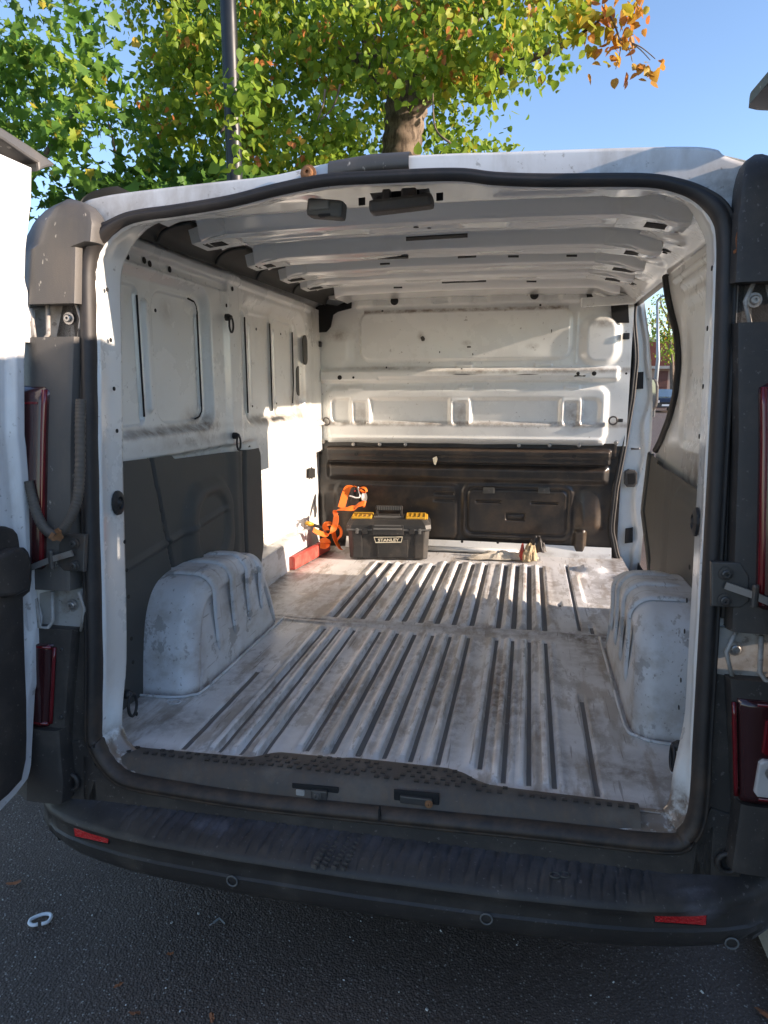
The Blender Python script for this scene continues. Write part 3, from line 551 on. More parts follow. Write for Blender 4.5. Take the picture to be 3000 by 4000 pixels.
# sliding door parked outside along the quarter panel
yy, zz = np.meshgrid(np.linspace(.12, 1.28, 30), np.linspace(.42, 1.86, 40), indexing='ij')
xo = 1.055-.075*sm(zz, 1.2, 1.86)-.02*sm(zz, .7, .42)
sd = grid('sliding_door', np.stack([xo, yy, zz], -1), 'paint_out', van, flip=True)
grid('inner_skin', np.stack([xo-.05, yy, zz], -1), 'paint', sd)
tube('door_edge', [(1.03-.075*float(sm(np.array(z), 1.2, 1.86)), 1.28, z) for z in np.linspace(.42, 1.86, 16)], .026, 'paint_out', sd, 8)
tube('door_edge', [(1.03-.075*float(sm(np.array(z), 1.2, 1.86)), .12, z) for z in np.linspace(.42, 1.86, 16)], .026, 'paint_out', sd, 8)
# upper roller bracket at the back corner of the opening
rb = box('door_roller_arm', (.868, 1.50, 1.905), (.05, .10, .045), 'metal_dark', van, .006)
box('roller_stem', (.885, 1.52, 1.862), (.012, .02, .06), 'rubber', rb, .002); tube('roller_link', [(.90, 1.56, 1.835), (.90, 1.50, 1.842), (.885, 1.40, 1.83)], .011, 'rubber', rb, 8)
# ---- roof: skin, cross bows as one pressed sheet
bows = [(.0, .39), (.535, .745), (.975, 1.165), (1.325, 1.53), (1.60, 1.80), (2.06, 2.45)]
def roofz(x, y):
    z = 1.972+.010*y+.014*(1-(x/.75)**2)
    b = np.zeros_like(z)
    for a, c in bows: b = np.maximum(b, sm(y, a, a+.022)*(1-sm(y, c-.022, c)))
    z = z-.052*b
    for k, (a, c) in enumerate(bows[1:5]):
        m = (a+c)/2
        for x0, x1 in ((-.62, -.30), (-.16, .12), (.26, .52)):
            z = z+.010*rbox(x, y, x0+.03*k, x1+.02*k, m-.035, m+.035, .02, .03)
        z = z+.008*(1-sm(np.abs(y-(c-.045)), .004, .010))-.006*(1-sm(np.abs(y-(a+.05)), .005, .012))
        for x2 in (-.45, -.02, .38): z = z-.008*rbox(x, y, x2-.05+.03*k, x2+.06+.02*k, c-.02, c+.045, .02, .02)
        z = z+.004*np.sin(x*14+k*2)*np.exp(-((y-m)/.05)**2)
    z = z+.010*rbox(x, y, .24, .46, .24, .33, .02, .025)-.008*rbox(x, y, .50, .60, .2, .36, .02, .03)-.006*rbox(x, y, -.5, -.2, .22, .34, .03, .04)
    z = z-.05*sm(np.abs(x), .62, .72)*.5
    return z
xx, yy = np.meshgrid(np.linspace(-.668, .74, 190), np.linspace(.10, 2.42, 300), indexing='ij')
grid('roof_lining', np.stack([xx, yy, roofz(xx, yy)], -1), 'paint_roof', van, flip=True)
def roof_patch(nm, px0, py0, px1, py1, z=1.925, mat='dark_gap', th=.004, skew=0):
    pts = [at(px0, py0+skew, 2, z), at(px1, py0, 2, z), at(px1, py1, 2, z), at(px0, py1+skew, 2, z)]
    c = np.mean(pts, 0); zz = float(roofz(np.array(c[0]), np.array(c[1])))-.0015
    pts = [at(px0, py0+skew, 2, zz), at(px1, py0, 2, zz), at(px1, py1, 2, zz), at(px0, py1+skew, 2, zz)]
    return prism(nm, pts, (0, 0, th), mat, van)
def rc(a, b): return 1200+a/2.074, 600+b/2.074
for (a, b, c, d, s) in ((290, 588, 612, 615, 9), (800, 655, 1300, 680, 14), (570, 835, 820, 850, 4), (1090, 1020, 1450, 1040, 6), (410, 748, 500, 757, 2), (590, 892, 670, 900, 2), (170, 933, 250, 940, 2), (1600, 681, 1659, 688, 1), (1220, 832, 1370, 842, 4), (700, 1084, 770, 1091, 1)):
    p0, p1 = rc(a, b), rc(c, d); roof_patch('roof_slot', p0[0], p0[1], p1[0], p1[1], skew=s)
def rd(a, b): return 1900+a/2.074, 600+b/2.074
for (a, b, c, d) in ((150, 680, 250, 690), (698, 670, 800, 681), (175, 833, 262, 842), (648, 827, 735, 837), (325, 1036, 405, 1043)):
    p0, p1 = rd(a, b), rd(c, d); roof_patch('roof_slot', p0[0], p0[1], p1[0], p1[1])
for (a, b, r) in ((990, 925, .010), (1092, 912, .016), (1220, 885, .008), (882, 595, .008), (905, 622, .006), (990, 602, .006), (1160, 516, .006)):
    q = rc(a, b); p = at(q[0], q[1], 2, 1.93); z = float(roofz(np.array(p[0]), np.array(p[1]))); p = at(q[0], q[1], 2, z-.002); lathe('roof_hole', p, (0, 0, -1), [(r, 0), (r, .0015), (r*.5, .002)], 'dark_gap', van, 10)
# header hardware: latch plate, square holes, lamp
def HD(a, b, z=1.912): return at(*rc(a, b), 2, z)
ylat = .20
def hd(a, b, y=ylat): return at(*rc(a, b), 1, y)
lp = prism('header_latch_plate', [hd(505, 318), hd(985, 278), hd(1002, 362), hd(940, 372), hd(610, 395), hd(540, 395)], (0, .012, 0), 'toolbox_grey', van, .003)
prism('latch_recess', [hd(625, 318, ylat-.004), hd(905, 292, ylat-.004), hd(915, 385, ylat-.004), hd(625, 400, ylat-.004)], (0, .006, 0), 'dark_gap', lp)
c0 = hd(765, 415, ylat-.03); box('latch_block', tuple(c0), (.148, .05, .028), 'plastic', lp, .008, RY(-.06))
box('latch_jaw', tuple(hd(825, 352, ylat-.012)), (.036, .02, .038), 'metal_dark', lp, .005); box('latch_jaw', tuple(hd(645, 365, ylat-.012)), (.02, .02, .04), 'metal_dark', lp, .005)
for a, b in ((570, 372), (945, 345)): bolt('latch_screw', hd(a, b, ylat-.002), (0, -1, 0), .006, lp, 'metal_dark')
for a, b in ((442, 387), (1073, 348)):
    c = hd(a, b, ylat+.002); prism('header_square_hole', [c+np.array(v) for v in ((-.008, 0, .008), (.008, 0, .009), (.008, 0, -.008), (-.008, 0, -.009))], (0, .004, 0), 'dark_gap', van)
lm = hd(160, 455, .17); lam = box('interior_lamp', tuple(lm), (.088, .05, .040), 'lining', van, .009, RY(.12)); box('lamp_lens', tuple(lm+np.array((-.012, -.022, .006))), (.05, .012, .022), 'toolbox_grey', lam, .004); box('lamp_button', tuple(lm+np.array((.0, -.018, -.017))), (.03, .016, .006), 'dark_gap', lam, .002)
# bow end brackets and the slanted side rails with slots
def rail(s):
    yy, tt = np.meshgrid(np.linspace(.13, 2.42, 120), np.linspace(0, 1, 14), indexing='ij')
    x = .665+.175*tt; z = 1.952-.050*tt-.016*sm(tt, .6, 1)+.010*yy*(1-tt*.8)
    dents = sum(rbox(yy, tt, y0, y0+.10, .25, .70, .04, .06) for y0 in (.42, .86, 1.24, 1.62))
    o = grid('roof_side_rail', np.stack([s*x, yy, z-.010*dents], -1), 'paint', van, flip=(s > 0))
    return o
railR = rail(1)
def rail_pt(y, t): return np.array((.665+.175*t, y, 1.952-.050*t-.016*float(sm(np.array(t), .6, 1))+.010*y*(1-t*.8)-.003))
for (a, b, w, h, rot) in ((2645, 951, 14, 26, 0), (2657, 960, 10, 12, 0), (2607, 985, 10, 20, 0), (2549, 1028, 10, 34, 0), (2459, 1110, 8, 30, 0), (2473, 1107, 7, 16, 0), (2495, 1090, 7, 22, 0), (2592, 991, 6, 10, 0)):
    best = min(((np.linalg.norm(np.array(((q := rail_pt(y, t))-CAM)@CR/((q-CAM)@CF)*FPX+1500-a)), abs(((rail_pt(y, t)-CAM)@CU)/((rail_pt(y, t)-CAM)@CF)*FPX-(2000-b)), y, t) for y in np.linspace(.2, 2.3, 60) for t in np.linspace(.05, .95, 20)), key=lambda k: k[0]**2+k[1]**2)
    y, t = best[2], best[3]; p = rail_pt(y, t); k = 1.2
    u = np.array((.175, 0, -.05)); u /= np.linalg.norm(u); v = np.array((0, 1, 0.)); d = np.linalg.norm(p-CAM)/FPX
    hw, hl = d*w*.6*k, d*h*1.3*k
    prism('rail_slot', [p+u*hl*.5-v*hw*1.4, p+u*hl*.5+v*hw*1.4, p-u*hl*.5+v*hw*1.4, p-u*hl*.5-v*hw*1.4], (0, 0, .004), 'dark_gap', railR)
for s in (-1, 1):
    for (y0, y1) in bows[1:5]:
        yc = (y0+y1)/2
        z0 = 1.925+.01*yc
        if s > 0:
            b = mesh('bow_bracket', [(.56, y0+.02, z0), (.56, y1-.03, z0), (.745, y1-.05, z0-.030), (.745, y0+.05, z0-.030), (.56, y0+.0, z0+.045), (.56, y1+.0, z0+.045), (.75, y1-.03, z0+.015), (.75, y0+.03, z0+.015)], [(3, 2, 1, 0), (0, 1, 5, 4), (1, 2, 6, 5), (2, 3, 7, 6), (3, 0, 4, 7)], 'paint', van)
            c = np.array((.675, yc, z0-.0205)); prism('bracket_slot', [c+np.array(v) for v in ((-.04, -.028, .0065), (.035, -.028, -.0065), (.045, .0, -.0080), (.035, .026, -.0065), (-.04, .026, .0065))], (0, 0, .006), 'dark_gap', b)
        else:
            b = mesh('bow_bracket', [(-.58, y0+.02, z0), (-.58, y1-.03, z0), (-.71, y1-.05, z0-.018), (-.71, y0+.05, z0-.018), (-.58, y0, z0+.045), (-.58, y1, z0+.045), (-.71, y1-.03, z0+.02), (-.71, y0+.03, z0+.02)], [(0, 1, 2, 3), (4, 5, 1, 0), (5, 6, 2, 1), (6, 7, 3, 2), (7, 4, 0, 3)], 'paint', van)
            c = np.array((-.655, yc, z0-.012)); prism('bracket_slot', [c+np.array(v) for v in ((-.030, -.03, -.0042), (.03, -.02, .0042), (.03, .03, .0042), (-.030, .02, -.0042))], (0, 0, .006), 'dark_gap', b)
box('rail_brace', (.70, 2.20, 1.895), (.26, .035, .045), 'paint', van, .006, RZ(.12) @ RY(-.05))
# ---- bulkhead, upper white pressing (heightfield over X, Z; larger = towards the load space)
def bhy(z): return 2.385-.03*np.clip((z-.55)/1.4, 0, 1)
def bh_up(x, z):
    h = .018*rbox(x, z, -.60, .535, 1.625, 1.885, .06, .018)
    h = h+.004*rbox(x, z, .562, .572, 1.60, 1.86, .003, .008)
    h = h+.028*rbox(x, z, .60, .775, 1.595, 1.835, .07, .05)+.016*rbox(x, z, -.82, -.66, 1.60, 1.80, .05, .06)
    h = h+.036*rbox(x, z, -.835, .785, 1.512, 1.575, .012, .022)-.010*rbox(x, z, -.50, .55, 1.518, 1.532, .004, .008)
    h = h+.022*rbox(x, z, -.80, .735, 1.185, 1.475, .05, .035)
    h = h-.020*rbox(x, z, -.77, .70, 1.285, 1.415, .03, .025)
    for a, b in ((-.665, -.545), (-.10, .02), (.495, .61)): h = h+.020*rbox(x, z, a, b, 1.280, 1.415, .015, .022)-.012*rbox(x, z, a+.020, b-.020, 1.275, 1.400, .012, .014)
    h = h+.010*rbox(x, z, -.80, .73, 1.172, 1.205, .006, .015)
    for a in (-.46, -.02, .40): h = h+.008*rbox(x, z, a-.045, a+.045, 1.585, 1.602, .004, .008)
    for a in (-.63, -.01, .555): h = h+.010*rbox(x, z, a-.04, a+.04, 1.468, 1.486, .004, .008)
    h = h+.014*rbox(x, z, -.62, .58, 1.915, 1.965, .01, .02)
    for a in (-.47, -.15, .06, .43): h = h-.012*rbox(x, z, a-.045, a+.045, 1.925, 1.975, .006, .03)
    for a in (-.45, .02, .40): h = h+.006*rbox(x, z, a-.05, a+.05, 1.885, 1.903, .004, .006)
    h = h+.0012*np.sin(x*17+z*11)*np.sin(z*23-x*5)
    return h
xx, zz = np.meshgrid(np.linspace(-.90, .845, 330), np.linspace(1.165, 1.99, 175), indexing='ij')
D = .75*blob(xx, zz, -.72, 1.765, .09, .035)+.9*(1-sm(np.abs(zz-1.887), .003, .016))*(np.abs(xx+.03) < .55)+.75*(1-sm(np.abs(zz-1.562), .004, .022))*sm(xx, -.45, .1)+.7*(1-sm(np.abs(zz-1.277), .004, .022))+.8*blob(xx, zz, .70, 1.805, .08, .03)+.8*blob(xx, zz, .57, 1.33, .07, .09)+.6*blob(xx, zz, -.03, 1.33, .05, .08)+.5*blob(xx, zz, -.60, 1.32, .06, .07)+.9*blob(xx, zz, -.26, 1.757, .02, .025)+.7*blob(xx, zz, -.01, 1.715, .03, .015)+.5*blob(xx, zz, .34, 1.69, .04, .02)+.55*blob(xx, zz, -.45, 1.585, .35, .012)
up_ = grid('bulkhead_panel', np.stack([xx, bhy(zz)-bh_up(xx, zz), zz], -1), 'paint', van, dirt=np.clip(D, 0, 1))
def BHp(a, b, y=2.345): return at(1200+a/1.276, 1100+b/1.276, 1, y)
def on_bh(a, b, f=bh_up):
    p = BHp(a, b)
    for _ in range(3): p = BHp(a, b, float(bhy(np.array(p[2])))-float(f(np.array(p[0]), np.array(p[2])))-.002)
    return p
for a, b in ((435, 97), (1132, 68)): lathe('rubber_plug', on_bh(a, b), (0, -1, 0), [(.022, 0), (.022, .003), (.012, .005), (.011, .002)], 'rubber', up_, 16)
for a, b, r in ((162, 478, .013), (230, 478, .007), (1350, 458, .009), (1430, 458, .012), (395, 428, .005), (770, 436, .005), (360, 72, .006), (682, 48, .006), (878, 42, .006), (1222, 35, .006), (45, 412, .006), (45, 480, .006), (1590, 458, .006), (375, 147, .006), (1162, 117, .006)): lathe('panel_hole', on_bh(a, b), (0, -1, 0), [(r, 0), (r, .001), (r*.5, .0015)], 'dark_gap', up_, 10)
# black corner cut-outs of the bulkhead
prism('corner_cutout', [BHp(a, b, 2.338) for a, b in ((45, 255), (42, 130), (60, 118), (100, 112), (150, 120), (200, 95), (205, 75), (222, 90), (218, 132), (150, 150), (128, 165), (115, 225), (95, 250))], (0, .012, 0), 'dark_gap', up_)
prism('corner_cutout', [BHp(a, b, 2.338) for a, b in ((1390, 32), (1420, 28), (1440, 60), (1490, 85), (1500, 62), (1580, 75), (1600, 110), (1605, 205), (1545, 205), (1520, 180), (1515, 120), (1440, 100), (1395, 85))], (0, .012, 0), 'dark_gap', up_)
br = prism('corner_bracket', [BHp(a, b, 2.31) for a, b in ((1405, 30), (1440, 45), (1500, 75), (1505, 90), (1470, 92), (1425, 75))], (0, .01, 0), 'paint', up_, .003)
prism('corner_bracket', [BHp(a, b, 2.31) for a, b in ((105, 70), (205, 65), (215, 78), (195, 98), (150, 92), (108, 88))], (0, .01, 0), 'paint', up_, .003)
for a, b, s in ((95, 697, 1), (1525, 693, -1)):
    c = BHp(a, b, 2.335); tube('tie_down_ring', [c+np.array((.021*math.cos(t)*1.0, -.004*math.sin(t), .021*math.sin(t))) for t in np.linspace(0, 2*math.pi, 18, endpoint=False)], .0045, 'metal_dark', up_, 6, closed=True)
    box('ring_clamp', tuple(c+np.array((-s*.033, .006, .001))), (.034, .016, .018), 'rubber', up_, .004)
for a, b in ((55, 312), (1590, 272)): box('bulkhead_stop', tuple(BHp(a, b, 2.34)), (.032, .03, .032), 'rubber', up_, .005)
# scratched metal chips on the shelf edge and panel
for (a, b, w, h) in ((575, 285, 26, 30), (805, 325, 30, 12), (660, 352, 8, 14), (825, 362, 6, 14), (1218, 245, 5, 24), (1380, 470, 22, 10), (1100, 462, 120, 7), (780, 462, 150, 5), (1350, 470, 60, 10)):
    n = 9; c = on_bh(a, b); ang = np.linspace(0, 2*math.pi, n, endpoint=False); rr = .5+.5*rng.random(n)
    prism('paint_chip', [c+np.array((w*.00057*math.cos(t)*r, -.0005, h*.00057*math.sin(t)*r)) for t, r in zip(ang, rr)], (0, .001, 0), 'black_steel', up_)
# ---- bulkhead, lower black half
def bh_lo(x, z):
    h = .006*rbox(x, z, -.85, .80, 1.10, 1.20, .01, .02)
    h = h+.050*rbox(x, z, -.80, .765, 1.062, 1.140, .008, .014)
    h = h+.032*rbox(x, z, -.80, .755, .965, 1.045, .012, .045)
    h = h+.010*rbox(x, z, -.76, -.05, .62, .935, .04, .03)+.008*rbox(x, z, -.02, .585, .63, .945, .05, .02)
    h = h-.010*rbox(x, z, .0, .565, .655, .925, .04, .012)+.010*rbox(x, z, .012, .553, .668, .913, .035, .012)
    for a, b in ((.056, .196), (.36, .506)): h = h-.012*rbox(x, z, a, b, .838, .85, .004, .008)
    for a in (.885, .845): h = h-.008*rbox(x, z, -.18, -.07, a-.006, a+.006, .004, .008)
    h = h-.014*rbox(x, z, .225, .331, .741, .782, .006, .008)+.010*rbox(x, z, .235, .321, .75, .775, .006, .006)
    h = h+.030*rbox(x, z, .62, .73, .70, .93, .03, .06)*(1-sm(z, .72, .95))+.03*rbox(x, z, .60, .66, .56, .70, .02, .03)
    h = h+.02*rbox(x, z, -.85, -.70, .56, .9, .05, .06)
    return h
xx, zz = np.meshgrid(np.linspace(-.90, .83, 330), np.linspace(.55, 1.178, 150), indexing='ij')
D = .6*(1-sm(np.abs(zz-1.135), .003, .012))+.45*(1-sm(np.abs(zz-1.03), .004, .015))+.4*blob(xx, zz, .3, .7, .25, .06)+.5*blob(xx, zz, .7, .75, .1, .15)
lo_ = grid('lower_bulkhead', np.stack([xx, bhy(zz)+.004-bh_lo(xx, zz), zz], -1), 'black_steel', van, dirt=np.clip(D, 0, 1)*.7)
for a in (230, 362, 490, 1055, 1208, 1355): bolt('bulkhead_bolt', BHp(a, 811 if a < 800 else 816, 2.355), (0, -1, 0), .007, lo_, 'metal')
for a, b in ((80, 797), (1540, 803)): bolt('bulkhead_bolt', BHp(a, b, 2.355), (0, -1, 0), .008, lo_, 'metal')
for a, b, w in ((245, 860, .012), (360, 862, .024), (1200, 870, .028), (1330, 871, .012)):
    c = on_bh(a, b, bh_lo)-np.array((0, .002, 0)); prism('ledge_hole', [c+np.array((w*math.cos(t), 0, .010*math.sin(t))) for t in np.linspace(0, 2*math.pi, 14, endpoint=False)], (0, .002, 0), 'dark_gap', lo_)
for a in (905, 1180):
    c = on_bh(a, 1040, bh_lo); hb = box('hatch_hinge', tuple(c+np.array((0, -.004, 0))), (.062, .014, .034), 'lining', lo_, .003); bolt('hinge_pin', c+np.array((0, -.012, 0)), (0, -1, 0), .004, hb, 'metal_dark')
mesh('peeled_sticker', [BHp(a, b, 2.31) for a, b in ((625, 880), (645, 870), (650, 885), (640, 915), (632, 910))], [(0, 1, 2, 3, 4)], 'badge', lo_)
# foot strip of the bulkhead, pipe in front of it
fs = np.array([[(x, 2.372-.03*t-.012*abs(x)*0, .615-.03*max(x, 0)*.3-.06*t) for t in np.linspace(0, 1, 5)] for x in np.linspace(-.70, .80, 40)])
grid('foot_strip', fs, 'paint', van, flip=False, dirt=np.clip(.6*rng.random((40, 5))*(np.linspace(0, 1, 5)[None] > .6), 0, 1))
for a, b in ((772, 1296), (950, 1300)): lathe('strip_hole', BHp(a, b, 2.345), (0, -1, .3), [(.008, 0), (.008, .001), (.004, .0015)], 'dark_gap', van, 10)
tube('foot_pipe', [(-.22, 2.335, .574), (.05, 2.332, .574), (.30, 2.328, .572)], .012, 'paint', van, 8)
# ---- sliding-door front edge: seal and B-pillar face
FZ = [.50, .56, .713, .937, 1.187, 1.416, 1.625, 1.75, 1.80, 1.86, 1.905]; FX = [.85, .825, .788, .800, .833, .857, .866, .850, .842, .838, .842]
zs = np.linspace(.52, 1.90, 50)
sealp = catmull([(float(interp(z, FZ, FX)), 2.385, z) for z in np.linspace(.52, 1.90, 24)], 3)
tube('door_opening_seal', sealp, .014, 'rubber', van, 8); tube('seal_lip', sealp+np.array((.016, -.006, 0)), .006, 'rubber_dusty', van, 6)
OZ = [.42, .508, .706, .867, 1.0, 1.2, 1.37, 1.543, 1.75, 1.93]; OX = [.945, .958, .965, .956, .962, .976, .972, .958, .93, .895]
tt = np.linspace(0, 1, 16); P = np.zeros((60, 16, 3))
wav = interp(np.linspace(.46, 1.93, 60), [.46, .60, .66, .80, .92, 1.02, 1.12, 1.22, 1.30, 1.42, 1.50, 1.62, 1.70, 1.93], [.52, .62, .80, .66, .60, .72, .78, .60, .58, .86, .84, .62, .70, .5])
for i, z in enumerate(np.linspace(.46, 1.93, 60)):
    a, b = float(interp(z, FZ, FX))+.012, float(interp(z, OZ, OX))
    P[i, :, 0] = a+(b-a)*tt; P[i, :, 2] = z
    P[i, :, 1] = 2.425-.022*sm(tt, wav[i]-.06, wav[i]+.10)-.010*sm(tt, .93, 1.0)+.012*(1-sm(tt, 0, .15))
bp = grid('door_pillar', P, 'paint', van, flip=False)
grid('pillar_edge', np.stack([P[:, -2:], P[:, -2:]+np.array((.004, .05, 0))], 1).reshape(60, 4, 3)[:, 1:3], 'paint_out', bp)
def PP(x, y, Yv=2.40): return at(2350+x/3.16, 1050+y/3.16, 1, Yv)
def PQ(x, y, Yv=2.40): return at(2300+x/2.2114, 1500+y/2.2114, 1, Yv)
prism('pillar_slot', [PP(440, 1275), PP(520, 1270), PP(515, 1480), PP(425, 1485)], (0, .01, 0), 'dark_gap', bp, .002)
ct = prism('door_catch', [PQ(a, b, 2.395) for a, b in ((312, 755), (345, 738), (400, 745), (420, 770), (418, 860), (395, 890), (330, 890), (308, 865))], (0, .02, 0), 'rubber_dusty', bp, .004)
prism('catch_pocket', [PQ(a, b, 2.391) for a, b in ((335, 775), (395, 770), (402, 800), (400, 855), (385, 868), (340, 866))], (0, .01, 0), 'dark_gap', ct)
prism('pillar_slot', [PQ(a, b, 2.398) for a, b in ((318, 1250), (382, 1240), (380, 1370), (312, 1378))], (0, .01, 0), 'dark_gap', bp, .002)
tube('door_pin', [PQ(370, 560, 2.41), PQ(410, 562, 2.39), PQ(440, 558, 2.38)], [.006, .004, .006], 'metal', bp, 8)
# wing mirror on the cab door beyond the opening
mr = empty('tmp'); bpy.data.objects.remove(mr)
ym = 3.35
def MP(x, y, d=0.): return at(2350+x/3.16, 1050+y/3.16, 1, ym+d)
ml = [MP(600, 1350), MP(660, 1352), MP(698, 1390), MP(710, 1450), MP(705, 1620), MP(690, 1700), MP(640, 1765), MP(605, 1785), MP(560, 1780), MP(540, 1560), MP(555, 1370)]
mr = prism('wing_mirror', ml, (0, .12, 0), 'plastic', van, .015, 3)
prism('mirror_glass', [MP(a, b, -.003) for a, b in ((600, 1365), (640, 1370), (665, 1420), (670, 1600), (640, 1715), (600, 1745), (565, 1740), (555, 1560), (565, 1385))], (0, .004, 0), 'mirror_glass', mr)
box('mirror_arm', tuple(np.mean(ml, 0)+np.array((-.10, .07, -.08))), (.16, .06, .05), 'plastic', mr, .012)
# ---- rear corner trims, lamps, hinges (built for the left, mirrored for the right)
def cover(name, s, z0, z1, inner, outer, depth, mat, parent=van, nz=24, dfun=None, dirt=None):
    prof = [(0, .0), (.0, .55), (.03, .85), (.08, .95), (.46, 1.0), (.54, 1.0), (.66, .72), (.80, .52), (.92, .25), (1.0, -.9)]
    us = [p[0] for p in prof]; ds = np.array([p[1] for p in prof]); zs = np.linspace(z0, z1, nz); P = np.zeros((nz+2, len(prof), 3))
    for i, z in enumerate(zs):
        a, b = inner(z), outer(z); k = 1. if dfun is None else dfun(z)
        for j in range(len(prof)): P[i+1, j] = (s*(a+(b-a)*us[j]), yrear(z)-.006-depth*ds[j]*k, z)
    P[0] = P[1]; P[0, :, 1] = np.minimum(yrear(z0)+.0, P[1, :, 1]+.06); P[-1] = P[-2]; P[-1, :, 1] = np.minimum(yrear(z1), P[-2, :, 1]+.06)
    o = grid(name, P, mat, parent, flip=(s < 0), smooth=False); o.data.polygons.foreach_set('use_smooth', [True]*len(o.data.polygons))
    m = o.modifiers.new('es', 'EDGE_SPLIT'); m.split_angle = math.radians(32); return o
def f_(zs, vs): return lambda z: float(interp(z, zs, vs))
for s in (-1, 1):
    dx = -.022 if s > 0 else 0.
    fl = lambda pts, off=0: [(s*x, yrear(z)+off, z) for x, z in pts]
    cover('corner_cover', s, 1.668, 1.915, f_([1.66, 1.797, 1.802, 1.85, 1.875, 1.90, 1.915], [.715, .711, .672, .668, .676, .70, .745] if s < 0 else [.712, .711, .714, .716, .720, .728, .748]), f_([1.66, 1.80, 1.87, 1.90, 1.915], [.94, .915, .865, .825, .775]), .055, 'plastic_faded' if s < 0 else 'plastic', dfun=f_([1.66, 1.86, 1.895, 1.915], [1, .95, .7, .25]))
    prism('pillar_strip', fl([(.732, 1.06), (.735, 1.30), (.722, 1.60), (.722, 1.80), (.682, 1.80), (.676, 1.87), (.69, 1.885), (.735, 1.885), (.74, 1.80), (.80, 1.62), (.80, 1.06)], -.012) if False else fl([(.735, 1.00), (.80, 1.00), (.80, 1.60), (.75, 1.80), (.735, 1.80), (.735, 1.60)], -.010), (0, .008, 0), 'plastic', van)
    mid = cover('lamp_cover', s, .985, 1.592, f_([.98, 1.36, 1.592], [.742, .735, .722]), f_([1, 1.6], [.945, .94]), .046, 'plastic_faded' if s < 0 else 'plastic')
    # upper tail lamp
    zs = np.linspace(1.032, 1.478, 26); P = np.zeros((28, 7, 3))
    for i, z in enumerate(zs):
        a, b = float(interp(z, [1.03, 1.36, 1.48], [.806+dx, .795+dx, .788+dx])), .948
        e = min(1, (z-1.026)/.012, (1.484-z)/.012)**.5
        for j, (u, d) in enumerate([(0, .030), (.02, .050), (.10, .060), (.35, .062), (.55, .052), (.85, .03), (1, .0)]): P[i+1, j] = (s*(a+(b-a)*u), yrear(z)-.006-d*e, z)
    P[0] = P[1]; P[0, :, 1] += .03; P[-1] = P[-2]; P[-1, :, 1] += .03
    tl = grid('tail_lamp', P, 'red_lens_dark', van, flip=(s < 0))
    tube('lens_edge', [(s*float(interp(z, [1.03, 1.36, 1.48], [.817+dx, .806+dx, .799+dx])), yrear(z)-.058, z) for z in np.linspace(1.045, 1.468, 14)], .0075, 'red_lens', tl, 6)
    tube('lens_edge', [(s*x, yrear(z)-.050, z) for x, z in ((.815+dx, 1.05), (.86, 1.042), (.90, 1.04))], .008, 'red_lens', tl, 6)
    box('lens_step', (s*.84, yrear(1.44)-.066, 1.437), (.055, .006, .006), 'red_lens', tl, .001)
    # lower lamp and bottom corner
    cover('lamp_surround', s, .60, .885, f_([.6, .9], [.775, .745]), f_([.6, .9], [.945, .945]), .034, 'plastic')
    prism('pillar_strip', fl([(.72, .50), (.80, .50), (.80, .885), (.735, .885)], -.008), (0, .008, 0), 'plastic', van)
    zs = np.linspace(.642, .848, 18); P = np.zeros((20, 6, 3))
    for i, z in enumerate(zs):
        a, b = float(interp(z, [.64, .85], [.812+1.6*dx, .798+1.6*dx])), .948
        for j, (u, d) in enumerate([(0, .02), (.02, .040), (.12, .046), (.45, .046), (.8, .03), (1, .0)]): P[i+1, j] = (s*(a+(b-a)*u), yrear(z)-.006-d, z)
    P[0] = P[1]; P[0, :, 1] += .03; P[-1] = P[-2]; P[-1, :, 1] += .03
    ll = grid('lower_lamp', P, 'red_lens_dark', van, flip=(s < 0))
    tube('lens_edge', [(s*(.808+1.6*dx-.014*(z-.64)/.2), yrear(z)-.044, z) for z in np.linspace(.65, .842, 8)], .005, 'red_lens', ll, 6); tube('lens_edge', [(s*x, yrear(.842)-.048, .842) for x in (.80, .84, .90)], .005, 'red_lens', ll, 6)
    tube('lens_edge', [(s*x, yrear(.65)-.048, .65) for x in (.812, .85, .90)], .005, 'red_lens', ll, 6)
    prism('reverse_lens', fl([(a+2.6*dx, b) for a, b in ((.872, .735), (.864, .728), (.858, .668), (.864, .660), (.92, .660), (.92, .735))], -.062), (0, .012, 0), 'clear_lens', ll, .003)
    prism('bulb_lens', fl([(a+2.4*dx, b) for a, b in ((.868, .815), (.864, .75), (.87, .745), (.92, .745), (.92, .815))], -.060), (0, .012, 0), 'red_lens', ll, .003)
    lathe('bulb', (s*(.884+2.6*dx), yrear(.71)-.068, .715), (0, -1, 0), [(.012, 0), (.012, .008), (.004, .010)], 'metal', ll, 12)
    for z, x in ((.835, .778), (.665, .783)): bolt('lamp_screw', (s*x, yrear(z)-.036, z), (0, -1, 0), .006, ll, 'metal_dark')
    cover('bottom_corner', s, .452 if s < 0 else .495, .637, f_([.40, .50, .637], [.775, .765, .775]), f_([.4, .64], [.955, .95]), .052, 'plastic')
    prism('corner_plate', fl([(.70, .44), (.80, .44), (.80, .585), (.735, .60), (.71, .55)], -.012), (0, .01, 0), 'plastic', van, .004)
    gr = tube('rubber_grommet', [(s*.770+.020*math.cos(t), yrear(.492)-.022, .492+.021*math.sin(t)) for t in np.linspace(0, 6.283, 16, endpoint=False)], .006, 'plastic', van, 6, closed=True)
    lathe('grommet_core', (s*.770, yrear(.49)-.014, .492), (0, -1, 0), [(.019, 0), (.017, .004), (.010, .001)], 'dark_gap', gr, 14)
